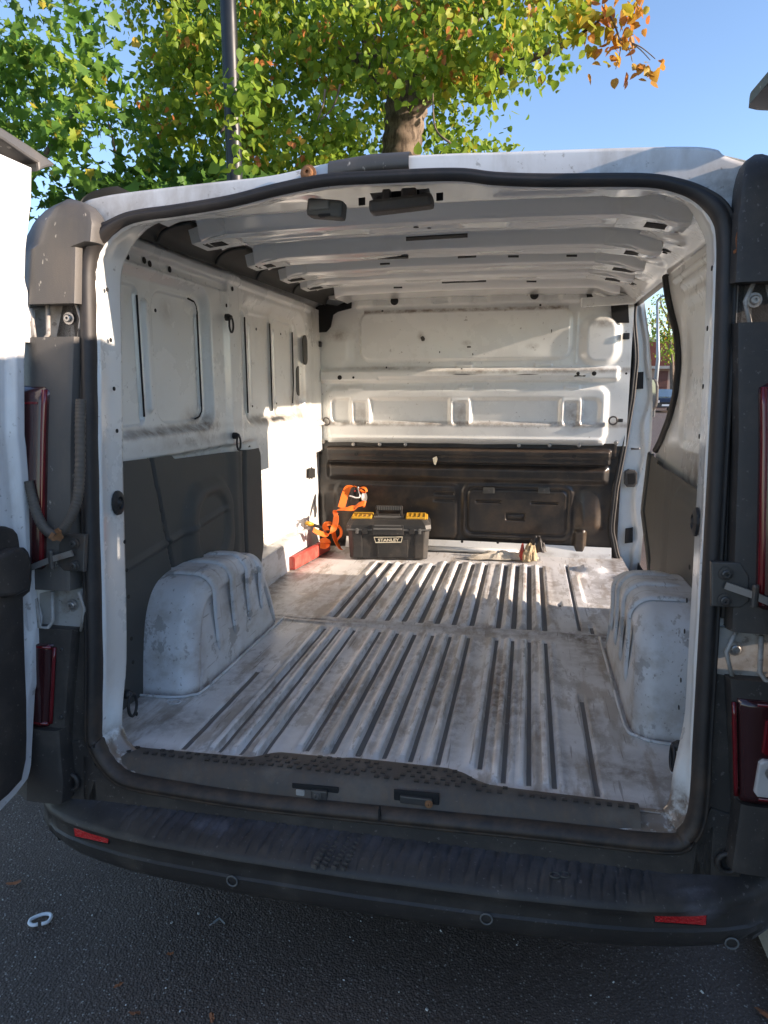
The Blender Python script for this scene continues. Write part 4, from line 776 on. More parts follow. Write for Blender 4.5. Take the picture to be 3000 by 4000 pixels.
    # hinges in their white gaps
    for zc, nm in ((1.63, 1), (.932, 0)):
        h = prism('door_hinge', fl([(.715, zc-.045), (.83, zc-.062), (.86, zc-.05), (.86, zc+.03), (.80, zc+.045), (.715, zc+.05)], -.010), (0, .006, 0), 'paint_dirty', van)
        tube('hinge_flange', [(s*(.738-dx), yrear(zc)-.020, zc+.045), (s*(.722-dx), yrear(zc)-.026, zc+.004), (s*(.740-dx), yrear(zc)-.022, zc-.055)], .0045, 'paint_dirty', h, 6)
        bolt('hinge_bolt', (s*.764, yrear(zc)-.012, zc+.008), (0, -1, 0), .0095, h, 'metal')
        tube('hinge_strap', [(s*.805, yrear(zc)-.03, zc+.045), (s*.807, yrear(zc)-.035, zc-.03), (s*.818, yrear(zc)-.04, zc-.046), (s*.838, yrear(zc)-.045, zc-.044), (s*.842, yrear(zc)-.045, zc+.03)], .0055, 'paint_dirty', h, 6)
        lathe('hinge_knuckle', (s*.858, yrear(zc)-.055, zc-.05), (0, 0, 1), [(.016, 0), (.016, .085), (.010, .09)], 'paint_out', h, 12)
    # check strap
    cb = prism('check_bracket', fl([(.705, 1.035), (.70, 1.125), (.755, 1.125), (.772, 1.10), (.775, 1.05), (.76, 1.035)], -.052), (0, .012, 0), 'metal_dark', van, .003)
    for z in (1.103, 1.05): bolt('bracket_bolt', (s*.728, yrear(z)-.054, z), (0, -1, 0), .009, cb, 'metal_dark')
    ribbon('check_strap', [(s*.725, yrear(1.08)-.066, 1.083), (s*.775, yrear(1.07)-.072, 1.068), (s*.84, yrear(1.04)-.075, 1.042), (s*.90, yrear(1.02)-.09, 1.025)], .014, .006, 'metal', cb, wdir=(0, 0, 1))
    lathe('strap_pin', (s*.778, yrear(1.07)-.072, 1.045), (0, 0, 1), [(.007, 0), (.007, .04), (.005, .044)], 'metal_dark', cb, 10)
    # jamb fittings: bump stop and tie loop
    jb = lathe('jamb_buffer', (s*.700, .075, 1.180), (-s, 0, 0), [(.026, 0), (.025, .006), (.014, .010), (.011, .004), (.004, .012)], 'rubber', van, 14)
    jb.data.transform(Matrix.Translation((0, 0, 1.18)) @ Matrix.Diagonal((1, 1, 1.25, 1)) @ Matrix.Translation((0, 0, -1.18)))
    tie_loop('jamb_tie_eye', (s*.697, .05, .665), (-s, 0, 0), 0, w=.022, h=.06)
    for z in (1.72, 1.60, 1.48, 1.37, 1.08, 1.0, .915, .80, .745, .60): wdisc('jamb_hole', .088, z+.01*math.sin(z*50), .0055, s*.6955, van, 'dark_gap', -s)
    # ---- rear doors, swung open at right angles
    ez = [at(*q, 0, -.84) for q in ((131, 660), (129, 790), (108, 971), (104, 1098), (122, 1157), (131, 1243), (108, 1324), (103, 1405), (105, 1700), (111, 1745), (127, 1949), (145, 2220), (156, 2333), (176, 2405), (167, 2491), (163, 2537), (156, 2650), (146, 2695), (130, 2980), (120, 3030), (95, 3068), (0, 3170))]
    EZ = np.array([p[2] for p in ez])[::-1]; EY = np.array([p[1] for p in ez])[::-1]
    zz = np.linspace(EZ.min(), EZ.max(), 110); uu = np.concatenate([np.linspace(0, .10, 22), np.linspace(.11, .9, 26), np.linspace(.91, 1, 8)]); P = np.zeros((110, len(uu)+3, 3))
    for i, z in enumerate(zz):
        ye = float(interp(z, EZ, EY)); yb = -.735+.12*max(0, (.62-z)/.2)
        dist = (ye-yb)*uu
        rec = .018*sm(dist, .030, .052)*sm(z, .56, .62)*(1-sm(z, 1.86, 1.94))+.014*sm(dist, .11, .16)*(1-sm(np.abs(z-1.55), .20, .32))
        P[i, 3:, 0] = s*(.84+rec+.010*(1-sm(dist, 0, .008))); P[i, 3:, 1] = ye-dist; P[i, 3:, 2] = z
        P[i, 2] = (s*.856, ye+.002, z); P[i, 1] = (s*.885, ye+.002, z); P[i, 0] = (s*.90, ye-.012, z)
    dr = grid('rear_door', P, 'paint_out', van, flip=(s > 0))
    back = [(s*.905, y, z) for y, z in zip(EY, EZ)]+[(s*.905, -.735, EZ.max()), (s*.905, -.735, .62), (s*.905, -.62, EZ.min())]
    ob = [(s*.897, float(interp(z, EZ, EY))-.004, z) for z in zz]+[(s*.897, -.735, EZ.max()), (s*.897, -.735, .60), (s*.897, -.60, EZ.min())]
    prism('outer_skin', ob, (s*.016, 0, 0), 'paint_out', dr)
    mesh('door_edge', [(s*.84, -.735, .60), (s*.90, -.735, .60), (s*.90, -.735, EZ.max()), (s*.84, -.735, EZ.max())], [(0, 1, 2, 3)], 'paint_out', dr)
    tr = [at(a/1.7, 2000+b/1.7, 0, -.822) for a, b in ((0, 92), (50, 96), (95, 112), (122, 145), (132, 190), (137, 235), (170, 236), (195, 265), (210, 310), (218, 380), (217, 450), (205, 530), (160, 568), (166, 800), (172, 1000), (182, 1250), (184, 1500), (180, 1640), (150, 1780), (60, 1880), (0, 1930))]
    prism('door_trim', [(s*.822, p[1], p[2]) for p in tr]+[(s*.822, -.62, .62), (s*.822, -.70, .75), (s*.822, -.70, 1.13)], (s*.03, 0, 0), 'plastic', dr, .006)
    pb = [at(a/1.7, 2000+b/1.7, 0, -.80) for a, b in ((0, 290), (100, 240), (150, 237), (195, 268), (214, 330), (217, 420), (200, 520), (120, 560), (0, 572))]
    prism('pull_pocket', [(s*.800, p[1], p[2]) for p in pb]+[(s*.800, -.30, 1.0), (s*.800, -.30, 1.07)], (s*.03, 0, 0), 'plastic', dr, .01, 3)
    fl_ = [at(a/3.318, 400+b/3.318, 0, -.84) for a, b in ((0, 335), (330, 545), (640, 760), (682, 800), (660, 830), (560, 850), (470, 895), (455, 790), (370, 740), (0, 490))]
    prism('drip_flange', [(s*.832, p[1], p[2]) for p in fl_]+[(s*.832, -.735, float(fl_[-1][2])-.01), (s*.832, -.735, float(fl_[0][2])-.01)], (s*.09, 0, 0), 'plastic_faded', dr, .006)
drl = [o for o in bpy.data.objects if o.name.startswith('rear_door')][-1]
prism('drip_lip', [(x, y, 1.985) for x, y in ((.70, -.075), (.704, -.056), (.722, -.043), (.76, -.03), (.88, -.012), (.90, -.72), (.72, -.72), (.705, -.20))], (0, 0, -.022), 'plastic_faded', drl, .005)
# torn corrugated cable hose, left
hp = catmull([rear(*q, -.075) for q in ((316, 1560), (313, 1660), (312, 1836), (300, 1960), (262, 2048), (222, 2088), (182, 2072), (147, 2015), (122, 1925), (112, 1880))], 24)
tube('cable_hose', hp, .0112+.0008*np.sign(np.sin(np.arange(len(hp))*2.1)), 'hose', van, 10)
tp = rear(222, 2086, -.088); bm = bmesh.new()
for k in range(9):
    a = rng.random()*6.28; box_bm(bm, tuple(tp+np.array((.012*math.cos(a), -.004, .010*math.sin(a)))), (.010, .003, .016), 0, RY(a) @ RX(.4))
bm_obj('torn_hose_end', bm, 'rust', van)
# dead leaf caught by the right seal
lf = [rear(2300+a/2.2114, 500+b/2.2114, -.05) for a, b in ((1290, 880), (1330, 900), (1335, 960), (1320, 1020), (1340, 1070), (1290, 1065), (1255, 1085), (1250, 1060), (1275, 1040), (1270, 950), (1280, 900))]
lfo = prism('dead_leaf', lf, (0, .004, 0), 'dead_leaf'); tag(lfo, 'curled brown dead leaf caught beside the black door seal of the van', 'leaf')
# ---- sill plate
SX = [-.66, -.60, -.42, -.325, -.285, -.255, -.10, -.07, .03, .17, .205, .24, .27, .32, .38, .60]; SY = [-.012, -.014, -.008, -.005, .012, .024, .026, .034, .034, .032, .020, .002, -.010, -.014, -.016, -.020]
xs = np.linspace(-.655, .60, 150); P = np.zeros((150, 9, 3))
for i, x in enumerate(xs):
    yt = float(interp(x, SX, SY)); th = .006*float(sm(np.array(yt), -.005, .02))
    pr = [(yt, ZF-.004), (yt-.003, ZF+.006+th), (yt-.012, ZF+.008+th), ((yt-.05)*.5, ZF+.008+th), (-.050, ZF+.006+th), (-.062, ZF+.000+th), (-.072, ZF-.014), (-.084, ZF-.036), (-.084, ZF-.05)]
    for k, (y, z) in enumerate(pr): P[i, k] = (x, y, z)
sp = grid('sill_plate', P, 'plastic', van, dirt=np.clip(.25+.4*rng.random((150, 9))*(np.arange(9)[None] > 4), 0, 1))
sp.data.materials[0] = MATS['rubber_dusty']
bm = bmesh.new()
for x in np.arange(-.64, .59, .024):
    yt = float(interp(x, SX, SY))
    for k, y in enumerate(np.arange(-.044, yt-.012, .019)):
        if rng.random() < .12: continue
        th = .006*float(sm(np.array(yt), -.005, .02)); box_bm(bm, (x+(.012 if k % 2 else 0), y, ZF+.0085+th), (.011, .009, .0042), 0)
d_ = bm_obj('grip_dimples', bm, 'plastic', sp); d_['kind'] = 'stuff'
for (px0, px1, py0, py1, nm) in ((1140, 1322, 3062, 3118, 'a'), (1538, 1716, 3086, 3148, 'b')):
    yk = -.076; q = [at(px0, py0, 1, yk), at(px1, py0+16, 1, yk), at(px1, py1+8, 1, yk), at(px0, py1-8, 1, yk)]
    lp_ = prism('latch_pocket', q, (0, .004, 0), 'dark_gap', sp, .002); c = np.mean(q, 0)
    if nm == 'a':
        box('striker_plate', tuple(c+np.array((.012, -.004, -.004))), (.040, .01, .026), 'metal_dark', lp_, .003); bolt('striker_bolt', c+np.array((.008, -.010, -.003)), (0, -1, .2), .007, lp_, 'metal_dark')
        box('worn_paint', tuple(c+np.array((-.035, -.004, -.004))), (.022, .006, .016), 'paint_dirty', lp_, .003); box('worn_paint', tuple(c+np.array((.042, -.003, -.012))), (.018, .006, .009), 'paint_dirty', lp_, .002)
    else:
        box('striker_plate', tuple(c+np.array((.0, -.003, -.002))), (.075, .008, .018), 'metal_dark', lp_, .003); bolt('striker_bolt', c+np.array((.03, -.008, -.004)), (0, -1, .2), .006, lp_, 'rust')
box('seal_joint', tuple(rear(1483, 3178, -.034)), (.004, .012, .03), 'dark_gap', van)
# ---- rear bumper
prism('sill_trim', [(x, yrear(z)-.012, z) for x, z in ((-.74, .40), (.74, .40), (.74, .56), (.70, .53), (.655, .500), (.38, .492), (0, .484), (-.28, .479), (-.49, .485), (-.66, .500), (-.70, .53), (-.74, .56))], (0, .008, 0), 'plastic', van)
def plan(x):
    a = abs(x); return float(interp(a, [0, .3, .5, .6, .7, .77, .82, .86, .90, .935], [-.207, -.203, -.193, -.183, -.165, -.147, -.127, -.098, -.062, .0]))
bx = np.concatenate([-np.linspace(.935, .80, 16), np.linspace(-.79, .79, 560), np.linspace(.80, .935, 16)])
rows = [(-.02, .455), ('t', 0), ('t', .1), ('t', .25), ('t', .4), ('t', .55), ('t', .7), ('t', .85), ('c', .010, .4275), ('c', .002, .421), ('c', .0, .413), ('c', .006, .402), ('c', .014, .392), ('c', .017, .380), ('c', .017, .362), ('c', .012, .357), ('c', .015, .340), ('c', .022, .318), ('c', .032, .304), ('c', .05, .298), ('c', .11, .297)]
P = np.zeros((len(bx), len(rows), 3)); Dd = np.zeros((len(bx), len(rows)))
for i, x in enumerate(bx):
    yp = plan(x); yt0 = -.075 if abs(x) < .70 else float(interp(abs(x), [.70, .80, .88, .935], [-.075, -.060, -.03, .05]))
    yt0 = max(yt0, yp+.012)
    for k, rw_ in enumerate(rows):
        if k == 0: P[i, k] = (x, yt0+.03, .452)
        elif rw_[0] == 't':
            t = rw_[1]; y = yt0+(yp+.018-yt0)*t; z = .450-.018*t**1.5+(.035*max(0, x-.66)/.27)
            ph = ((x+.02*t*1.2+1) % .052)/.052
            if abs(x) < .62 and .08 < t < .9: z -= .0030*(1 if ph < .10 or .5 < ph < .58 else 0)-.0010*(1 if .10 < ph < .5 else 0)
            P[i, k] = (x, y, z); Dd[i, k] = .45*(1-t)+.9*float(blob(np.array(x), np.array(t), .70, .93, .05, .18))+.8*float(blob(np.array(x), np.array(t), -.38, .55, .06, .22))
        else: P[i, k] = (x*(1-.02*(k > 16)), yp+rw_[1]*(1 if abs(x) < .85 else .6), rw_[2]+.035*max(0, x-.66)/.27*max(0, (rw_[2]-.38)/.05 if rw_[2] > .38 else 0)); Dd[i, k] = .95*float(blob(np.array(x), np.array(rw_[2]), .715, .405, .045, .028))
bum = grid('rear_bumper', P, 'plastic', van, dirt=np.clip(Dd, 0, 1), flip=False)
m = bum.modifiers.new('es', 'EDGE_SPLIT'); m.split_angle = math.radians(40)
for (pts, x) in (([(275, 3246), (415, 3272), (414, 3304), (280, 3280)], -.6), ([(2556, 3574), (2765, 3588), (2762, 3628), (2560, 3612)], .6)):
    q = [at(a, b, 1, plan(x)+.010) for a, b in pts]; xm = np.mean([v[0] for v in q]); q = [np.array((v[0], plan(v[0])+.012, v[2])) for v in [at(a, b, 1, plan(at(a, b, 1, plan(x))[0])+.006) for a, b in pts]]
    fr_ = prism('reflector', q, (0, .012, 0), 'reflector', bum, .002)
    c = np.mean(q, 0); w = abs(q[1][0]-q[0][0]); tube('reflector_rim', [v+np.array((0, .003, 0)) for v in q]+[q[0]+np.array((0, .003, 0))], .003, 'dark_gap', fr_, 5)
    if False: box('reflector_recess', tuple(c+np.array((0, .010, -.004))), (w*1.08, .006, .034), 'dark_gap', fr_)
for a, b in ((908, 3440), (1900, 3588), (2858, 3683)):
    x = at(a, b, 1, -.17)[0]; p = at(a, b, 1, plan(x)+.012)
    rg = tube('parking_sensor', [p+np.array((.0125*math.cos(t), -.002+.004*math.sin(t)*0, .0125*math.sin(t))) for t in np.linspace(0, 6.283, 18, endpoint=False)], .0020, 'toolbox_grey', bum, 6, closed=True)
    lathe('sensor_face', p+np.array((0, .002, 0)), (0, -1, -.1), [(.012, 0), (.011, .002), (.004, .0025)], 'plastic', rg, 14)
bm = bmesh.new()
for r in range(4):
    for k in range(8):
        q = at(1290+r*34-k*9+ (10 if r > 1 else 0), 3268+k*14+r*2, 2, .446); box_bm(bm, (q[0], q[1], .4425-.010*k/8), (.013, .0045, .007), 0, RZ(-.45))
bm_obj('bumper_grip', bm, 'rubber_dusty', bum)
for a, b in ((2168, 3420), (2205, 3418)):
    p = at(a, b, 2, .441); tube('tread_stud', [p+np.array((.011*math.cos(t), .009*math.sin(t), .001)) for t in np.linspace(0, 6.283, 12, endpoint=False)], .0022, 'lining', bum, 5, closed=True)
# floor details: worn films, weld marks
#film('worn_patch', [(690, 2755), (770, 2725), (840, 2735), (850, 2770), (800, 2800), (740, 2815), (690, 2790)], 'groove', ZF+.0015)
#film('sticker_edge', [(590, 2780), (652, 2775), (620, 2825), (596, 2838), (636, 2780)], 'groove', ZF+.0015)
for q in ((680, 2742), (2655, 3016)):
    p = at(*q, 2, ZF+.003); tube('weld_mark', [p+np.array((.020*math.cos(t), .015*math.sin(t), 0)) for t in np.linspace(0, 6.283, 16, endpoint=False)], .002, 'paint_worn', van, 5, closed=True)
# ================================================================== loose things in the load space
# ---- toolbox
tb = empty('toolbox', (-.405, 2.190, ZF+.006)); tb.scale = (1.13, 1.0, 1.13); tb.rotation_euler = (0, 0, math.radians(8)); tag(tb, 'black plastic toolbox with yellow lid organisers standing at the bulkhead', 'toolbox')
def loc_prism_grid(nm, secs, mat, parent):   # stacked rounded rectangles (z, half x, half y, chamfer)
    P = []
    for z, hx, hy, c in secs: P.append([(hx-c, -hy, z), (hx, -hy+c, z), (hx, hy-c, z), (hx-c, hy, z), (-hx+c, hy, z), (-hx, hy-c, z), (-hx, -hy+c, z), (-hx+c, -hy, z)])
    V = [v for r in P for v in r]; n = 8; F = []
    for i in range(len(P)-1):
        for j in range(n): F.append((i*n+j, i*n+(j+1) % n, i*n+n+(j+1) % n, i*n+n+j))
    F += [tuple(range(n-1, -1, -1)), tuple((len(P)-1)*n+j for j in range(n))]
    return mesh(nm, V, F, mat, parent)
bd = loc_prism_grid('toolbox_body', [(0, .184, .096, .02), (.006, .188, .100, .02), (.140, .196, .104, .022)], 'toolbox_black', tb)
for x in (-.145, .145): box('corner_rib', (x*1.02, -.103, .075), (.045, .012, .135), 'toolbox_black', bd, .005)
box('front_panel', (.02, -.1045, .055), (.15, .010, .085), 'toolbox_black', bd, .004)
for x in (-.155, -.125, .125, .155): box('foot_tab', (x*.95, -.098, .006), (.012, .01, .012), 'toolbox_black', bd, .002)
ld = loc_prism_grid('toolbox_lid', [(.138, .200, .108, .024), (.150, .204, .111, .024), (.168, .202, .110, .026), (.190, .186, .094, .026), (.194, .180, .088, .026)], 'toolbox_black', tb)
box('lid_rim', (0, -.109, .146), (.40, .008, .008), 'toolbox_grey', ld, .002)
la = box('front_latch', (-.002, -.114, .146), (.150, .014, .050), 'toolbox_black', tb, .004)
box('latch_bar', (-.002, -.121, .152), (.138, .008, .010), 'toolbox_grey', la, .003); box('latch_bar', (-.002, -.119, .168), (.128, .006, .005), 'toolbox_grey', la, .002); box('latch_bar', (-.002, -.118, .128), (.145, .006, .006), 'toolbox_grey', la, .002)
for x in (-.112, .112, -.150, .150): box('hinge_lug', (x, -.112, .140), (.026 if abs(x) < .13 else .014, .010, .026), 'toolbox_grey' if abs(x) > .13 else 'toolbox_black', ld, .003)
for s in (-1, 1):
    og = box('lid_organiser', (s*.131, -.004, .197), (.098, .150, .014), 'yellow_plastic', tb, .006)
    for k in range(4): box('organiser_slot', (s*.131-.036+k*.024, -.062, .2045), (.006, .018, .003), 'toolbox_black' if k else 'yellow_plastic', og, .001)
    for k in range(5): box('organiser_rib', (s*.131-.044+k*.022, -.012, .205), (.004, .11, .004), 'yellow_plastic', og, .001)
box('organiser_end', (.180, .0, .188), (.010, .13, .022), 'yellow_plastic', tb, .004, RY(.5))
hd_ = mesh('carry_handle', [], [], 'toolbox_black', tb)
bpy.data.objects.remove(hd_)
bm = bmesh.new()
box_bm(bm, (0, -.01, .238), (.132, .026, .022), .006); box_bm(bm, (-.059, -.01, .214), (.012, .022, .05), .003); box_bm(bm, (.059, -.01, .214), (.012, .022, .05), .003)
hh = bm_obj('carry_handle', bm, 'toolbox_black', tb)
for k in range(14): box('grip_ridge', (-.055+k*.0085, -.0235, .238), (.0035, .003, .018), 'toolbox_grey', hh)
box('handle_well', (0, -.01, .196), (.15, .07, .006), 'toolbox_grey', tb, .002)
pl = mesh('name_badge', [(-.070, -.1105, .112), (.070, -.1105, .115), (.062, -.1105, .084), (-.060, -.1105, .081)], [(3, 2, 1, 0)], 'dark_gap', tb)
for q in (((-.070, .112), (.070, .115), (.069, .1105), (-.069, .1075)), ((-.062, .0865), (.064, .0895), (.062, .085), (-.060, .082)), ((-.070, .112), (-.0665, .112), (-.0585, .082), (-.061, .082)), ((.0665, .115), (.070, .115), (.063, .085), (.060, .085))):
    mesh('badge_border', [(a, -.1115, b) for a, b in q], [(3, 2, 1, 0)], 'badge', pl)
fc = bpy.data.curves.new('txt', 'FONT'); fc.body = 'STANLEY'; fc.size = .0245; fc.align_x = 'CENTER'; fc.extrude = .0004; fc.offset = .0006
fo = bpy.data.objects.new('badge_lettering', fc); col.objects.link(fo); bpy.context.view_layer.update()
me = bpy.data.meshes.new_from_object(fo.evaluated_get(bpy.context.evaluated_depsgraph_get())); bpy.data.objects.remove(fo)
me.materials.clear(); me.materials.append(MATS['badge']); to = bpy.data.objects.new('badge_lettering', me); link(to, pl); to.location = (.001, -.1122, .0905); to.rotation_euler = (math.pi/2, -.02, 0); to.scale = (1.0, .78, 1)
# ---- ratchet strap: webbing loops and black ratchet
rs = empty('ratchet_strap', (-.62, 2.25, ZF)); tag(rs, 'tangled orange ratchet strap with black buckle beside the toolbox', 'strap')
rs.location = (0, 0, 0)
def TBp(a, b, y): return at(1240+a/3.607, 1880+b/3.607, 1, y)
def strap(pts, w=.024, tw=None, n=18, wdir=(0.15, 1, 0)):
    P = catmull([TBp(*p) for p in pts], n); t = None if tw is None else np.interp(np.linspace(0, 1, len(P)), np.linspace(0, 1, len(tw)), tw)
    return ribbon('webbing', P, w, .0022, 'orange_web', rs, wdir=wdir, twist=t)
strap([(335, 375, 2.20), (360, 290, 2.22), (385, 200, 2.25), (420, 110, 2.28), (460, 80, 2.29), (510, 75, 2.295), (545, 100, 2.295)], .040, [1.2, 1.2, 1.15, .9, .5, .2, .1], wdir=(.6, -.6, .2))
strap([(600, 90, 2.285), (640, 88, 2.27), (680, 110, 2.26), (685, 150, 2.265), (645, 150, 2.28), (600, 120, 2.29)], .030, wdir=(.1, 1, .1))
strap([(655, 330, 2.17), (675, 325, 2.15), (655, 312, 2.14), (590, 330, 2.13), (520, 370, 2.12), (440, 388, 2.10), (350, 392, 2.09), (280, 410, 2.08), (252, 450, 2.07), (262, 500, 2.065), (255, 580, 2.06), (235, 650, 2.05), (190, 720, 2.04), (130, 752, 2.03), (60, 740, 2.01), (-10, 712, 1.99), (-60, 680, 1.98)], .034, [.2, .2, .2, .3, .4, .5, .7, 1.0, 1.25, 1.3, 1.3, 1.2, 1.0, .7, .5, .4, .4], wdir=(.3, .6, .7))
strap([(130, 690, 2.12), (110, 640, 2.11), (140, 600, 2.10), (190, 600, 2.11), (215, 650, 2.12), (230, 740, 2.12), (255, 830, 2.11), (300, 920, 2.10), (340, 965, 2.09)], .034, [.2, .6, 1.0, 1.2, 1.3, 1.3, 1.2, 1.1, 1.0], wdir=(.6, -.5, .5))
strap([(120, 640, 2.15), (115, 720, 2.15), (110, 800, 2.15), (95, 870, 2.15)], .045, [1.3, 1.3, 1.3, 1.3], wdir=(.9, -.2, 0))
strap([(290, 620, 2.14), (330, 680, 2.14), (330, 760, 2.13), (280, 820, 2.12), (265, 850, 2.11)], .026, wdir=(.7, -.6, .2))
strap([(40, 860, 2.10), (100, 830, 2.11), (150, 870, 2.11), (110, 915, 2.10), (40, 905, 2.08)], .030, wdir=(.1, .4, .9))
rt = box('ratchet_body', tuple(TBp(535, 195, 2.29)), (.046, .035, .085), 'plastic', rs, .006, RY(.1)); box('ratchet_lever', tuple(TBp(500, 150, 2.27)), (.020, .020, .05), 'plastic', rt, .004); box('ratchet_body', tuple(TBp(545, 285, 2.285)), (.050, .04, .05), 'plastic', rs, .006)
tube('ratchet_wire', catmull([TBp(450, 205, 2.255), TBp(490, 215, 2.25), TBp(540, 232, 2.25), TBp(590, 225, 2.255), TBp(598, 190, 2.26), TBp(580, 130, 2.27), TBp(574, 80, 2.28)], 6), .0042, 'white_plastic', rt, 6)
lathe('ratchet_spool', TBp(650, 225, 2.29), (.9, -.3, .1), [(.005, 0), (.03, 0), (.03, .006), (.008, .01)], 'metal', rt, 16)
lathe('ratchet_rivet', TBp(532, 135, 2.262), (0, -1, 0), [(.006, 0), (.006, .004), (.002, .005)], 'red_plastic', rt, 10)
# ---- red bar, yellow handled tool
rb_ = empty('spirit_level', (-.806, 1.99, ZF+.004)); tag(rb_, 'faded red plastic bar lying along the left sill by the orange strap', 'bar')
rb_.rotation_euler = (0, 0, math.radians(-7))
loc = box('bar_body', (0, .02, .036), (.034, .46, .066), 'red_plastic', rb_, .008); box('end_cap', (-.0, -.214, .036), (.036, .010, .068), 'red_plastic', rb_, .008); box('edge_strip', (-.018, .02, .034), (.006, .45, .05), 'plastic', rb_, .002)
sd_ = empty('screwdriver', (0, 0, 0)); tag(sd_, 'dark shafted tool with yellow tip leaning above the red bar', 'tool')
a, b, c = at(1195, 2042, 1, 2.10), at(1222, 2050, 1, 2.13), at(1292, 2072, 1, 2.16)
tube('handle', [a, a*.6+b*.4, b], [.010, .014, .011], 'yellow_plastic', sd_, 10); tube('shaft', [b, c, c+(c-b)*.3], [.009, .008, .006], 'plastic', sd_, 8)
# ---- rag and work glove at the foot of the bulkhead
def heap(nm, c, rx, ry, h, mat, seed, label, cat, parent=None):
    r_ = np.random.default_rng(seed); n, m = 34, 14; P = np.zeros((n, m, 3))
    ph = r_.random(6)*6.28
    for i in range(n):
        t = 2*math.pi*i/n; rr = 1+.22*math.sin(2*t+ph[0])+.14*math.sin(5*t+ph[1])+.08*math.sin(9*t+ph[2])
        for j in range(m):
            u = j/(m-1); fold = .35*math.sin(7*t+ph[3]+u*5)+.3*math.sin(11*u+3*t+ph[4])
            P[i, j] = (c[0]+rx*rr*u*math.cos(t), c[1]+ry*rr*u*math.sin(t), c[2]+h*(1-u**1.6)*(1+fold*.9*u)+.006*(1+fold))
    o = grid(nm, P, mat, parent, closed_u=True); o.data.polygons.foreach_set('use_smooth', [False]*len(o.data.polygons))
    if label: tag(o, label, cat)
    return o
heap('rag', (.20, 2.225, ZF+.004), .150, .060, .036, 'cloth', 3, 'crumpled pale rag lying on the ribbed floor under the bulkhead', 'rag')
gl = empty('work_glove', (.365, 2.235, ZF)); tag(gl, 'bundled tan work glove with dark cuff at the foot of the bulkhead', 'glove'); gl.location = (0, 0, 0)
for (cx, cy, cz, rx, ry, h, mat, sd) in ((.362, 2.215, ZF+.004, .050, .045, .085, 'cloth_tan', 5), (.322, 2.225, ZF+.004, .020, .035, .080, 'red_plastic', 6), (.400, 2.26, ZF+.04, .042, .036, .085, 'plastic', 8)):
    heap('glove_cuff' if mat == 'plastic' else ('glove_binding' if mat == 'red_plastic' else 'glove_palm'), (cx, cy, cz), rx, ry, h, mat, sd, None, None, gl)
for k in range(4): tube('glove_finger', catmull([(.335+.016*k, 2.20, ZF+.05), (.333+.017*k, 2.180, ZF+.035), (.334+.017*k, 2.172, ZF+.014)], 4), [.009]*8+[.007], 'cloth_tan', gl, 8)
# ================================================================== on the asphalt
def gp(a, b): return at(a/1.58, 2600+b/1.58, 2, 0)
ringp = [gp(235, 1612), gp(205, 1618), gp(183, 1606), gp(192, 1582), (gp(230, 1562)), gp(280, 1548), gp(312, 1552), gp(316, 1572), gp(295, 1598), gp(258, 1610)]
pr_ = tube('plastic_hook', catmull([p+np.array((0, 0, .008)) for p in ringp], 5), .0048, 'white_plastic', None, 8); tag(pr_, 'white C shaped plastic ring lying on the asphalt', 'ring')
bt = mesh('plastic_shard', [(*gp(1290, 1612)[:2], .002), (*gp(1310, 1600)[:2], .002), (*gp(1312, 1606)[:2], .010), (*gp(1294, 1615)[:2], .008)], [(0, 1, 2, 3)], 'white_plastic'); tag(bt, 'tiny white plastic shard with clear film on the asphalt under the bumper', 'litter')
fm = ribbon('clear_film', [gp(1315, 1600)+np.array((0, 0, .006)), gp(1355, 1582)+np.array((0, 0, .012)), gp(1388, 1600)+np.array((0, 0, .004))], .008, .001, 'galv', bt)
def fallen(q, sz, rot, label, seed):
    r_ = np.random.default_rng(seed); c = np.array((q[0], q[1], .004)); V = [c+np.array((0, 0, .008))]; n = 12
    for i in range(n):
        t = 2*math.pi*i/n; r = sz*(.55+.45*abs(math.cos(t)))*(1+.18*r_.standard_normal()*(i % 2)); x, y = r*math.cos(t), r*.55*math.sin(t)
        V.append(c+np.array((x*math.cos(rot)-y*math.sin(rot), x*math.sin(rot)+y*math.cos(rot), .002+.008*r_.random())))
    o = mesh('fallen_leaf', V, [(0, 1+i, 1+(i+1) % n) for i in range(n)], 'dead_leaf'); tag(o, label, 'leaf', 'dead leaves fallen on the asphalt'); return o
fallen(gp(85, 1358), .022, .4, 'small brown leaf on the asphalt outside the open door', 1)
fallen(gp(735, 1990), .014, 1., 'small reddish leaf scrap on open asphalt behind the bumper', 2)
fallen(gp(830, 2165), .015, .2, 'reddish leaf scrap on the asphalt farthest back from the bumper', 3)
fallen(gp(1310, 2195), .016, 2.1, 'reddish brown leaf scrap on the asphalt below a bumper sensor', 4)
fallen(gp(1050, 1798), .010, .7, 'tiny reddish leaf crumb near the bumper edge', 5)
fallen(at(2985, 3970, 2, 0), .024, 2.6, 'curled orange leaf on the asphalt in line with the kerb', 6)
bm = bmesh.new()
for k in range(60):
    x, y = -1.3+2.6*rng.random(), -.75+1.0*rng.random(); r = .0015+.0022*rng.random()**2
    box_bm(bm, (x, y, r*.4), (r*2, r*1.4, r*1.2), 0, RZ(rng.random()*3) @ RX(rng.random()))
gv = bm_obj('loose_grit', bm, 'gravel_white'); tag(gv, 'loose pale grit scattered on the asphalt', 'grit', kind='stuff')
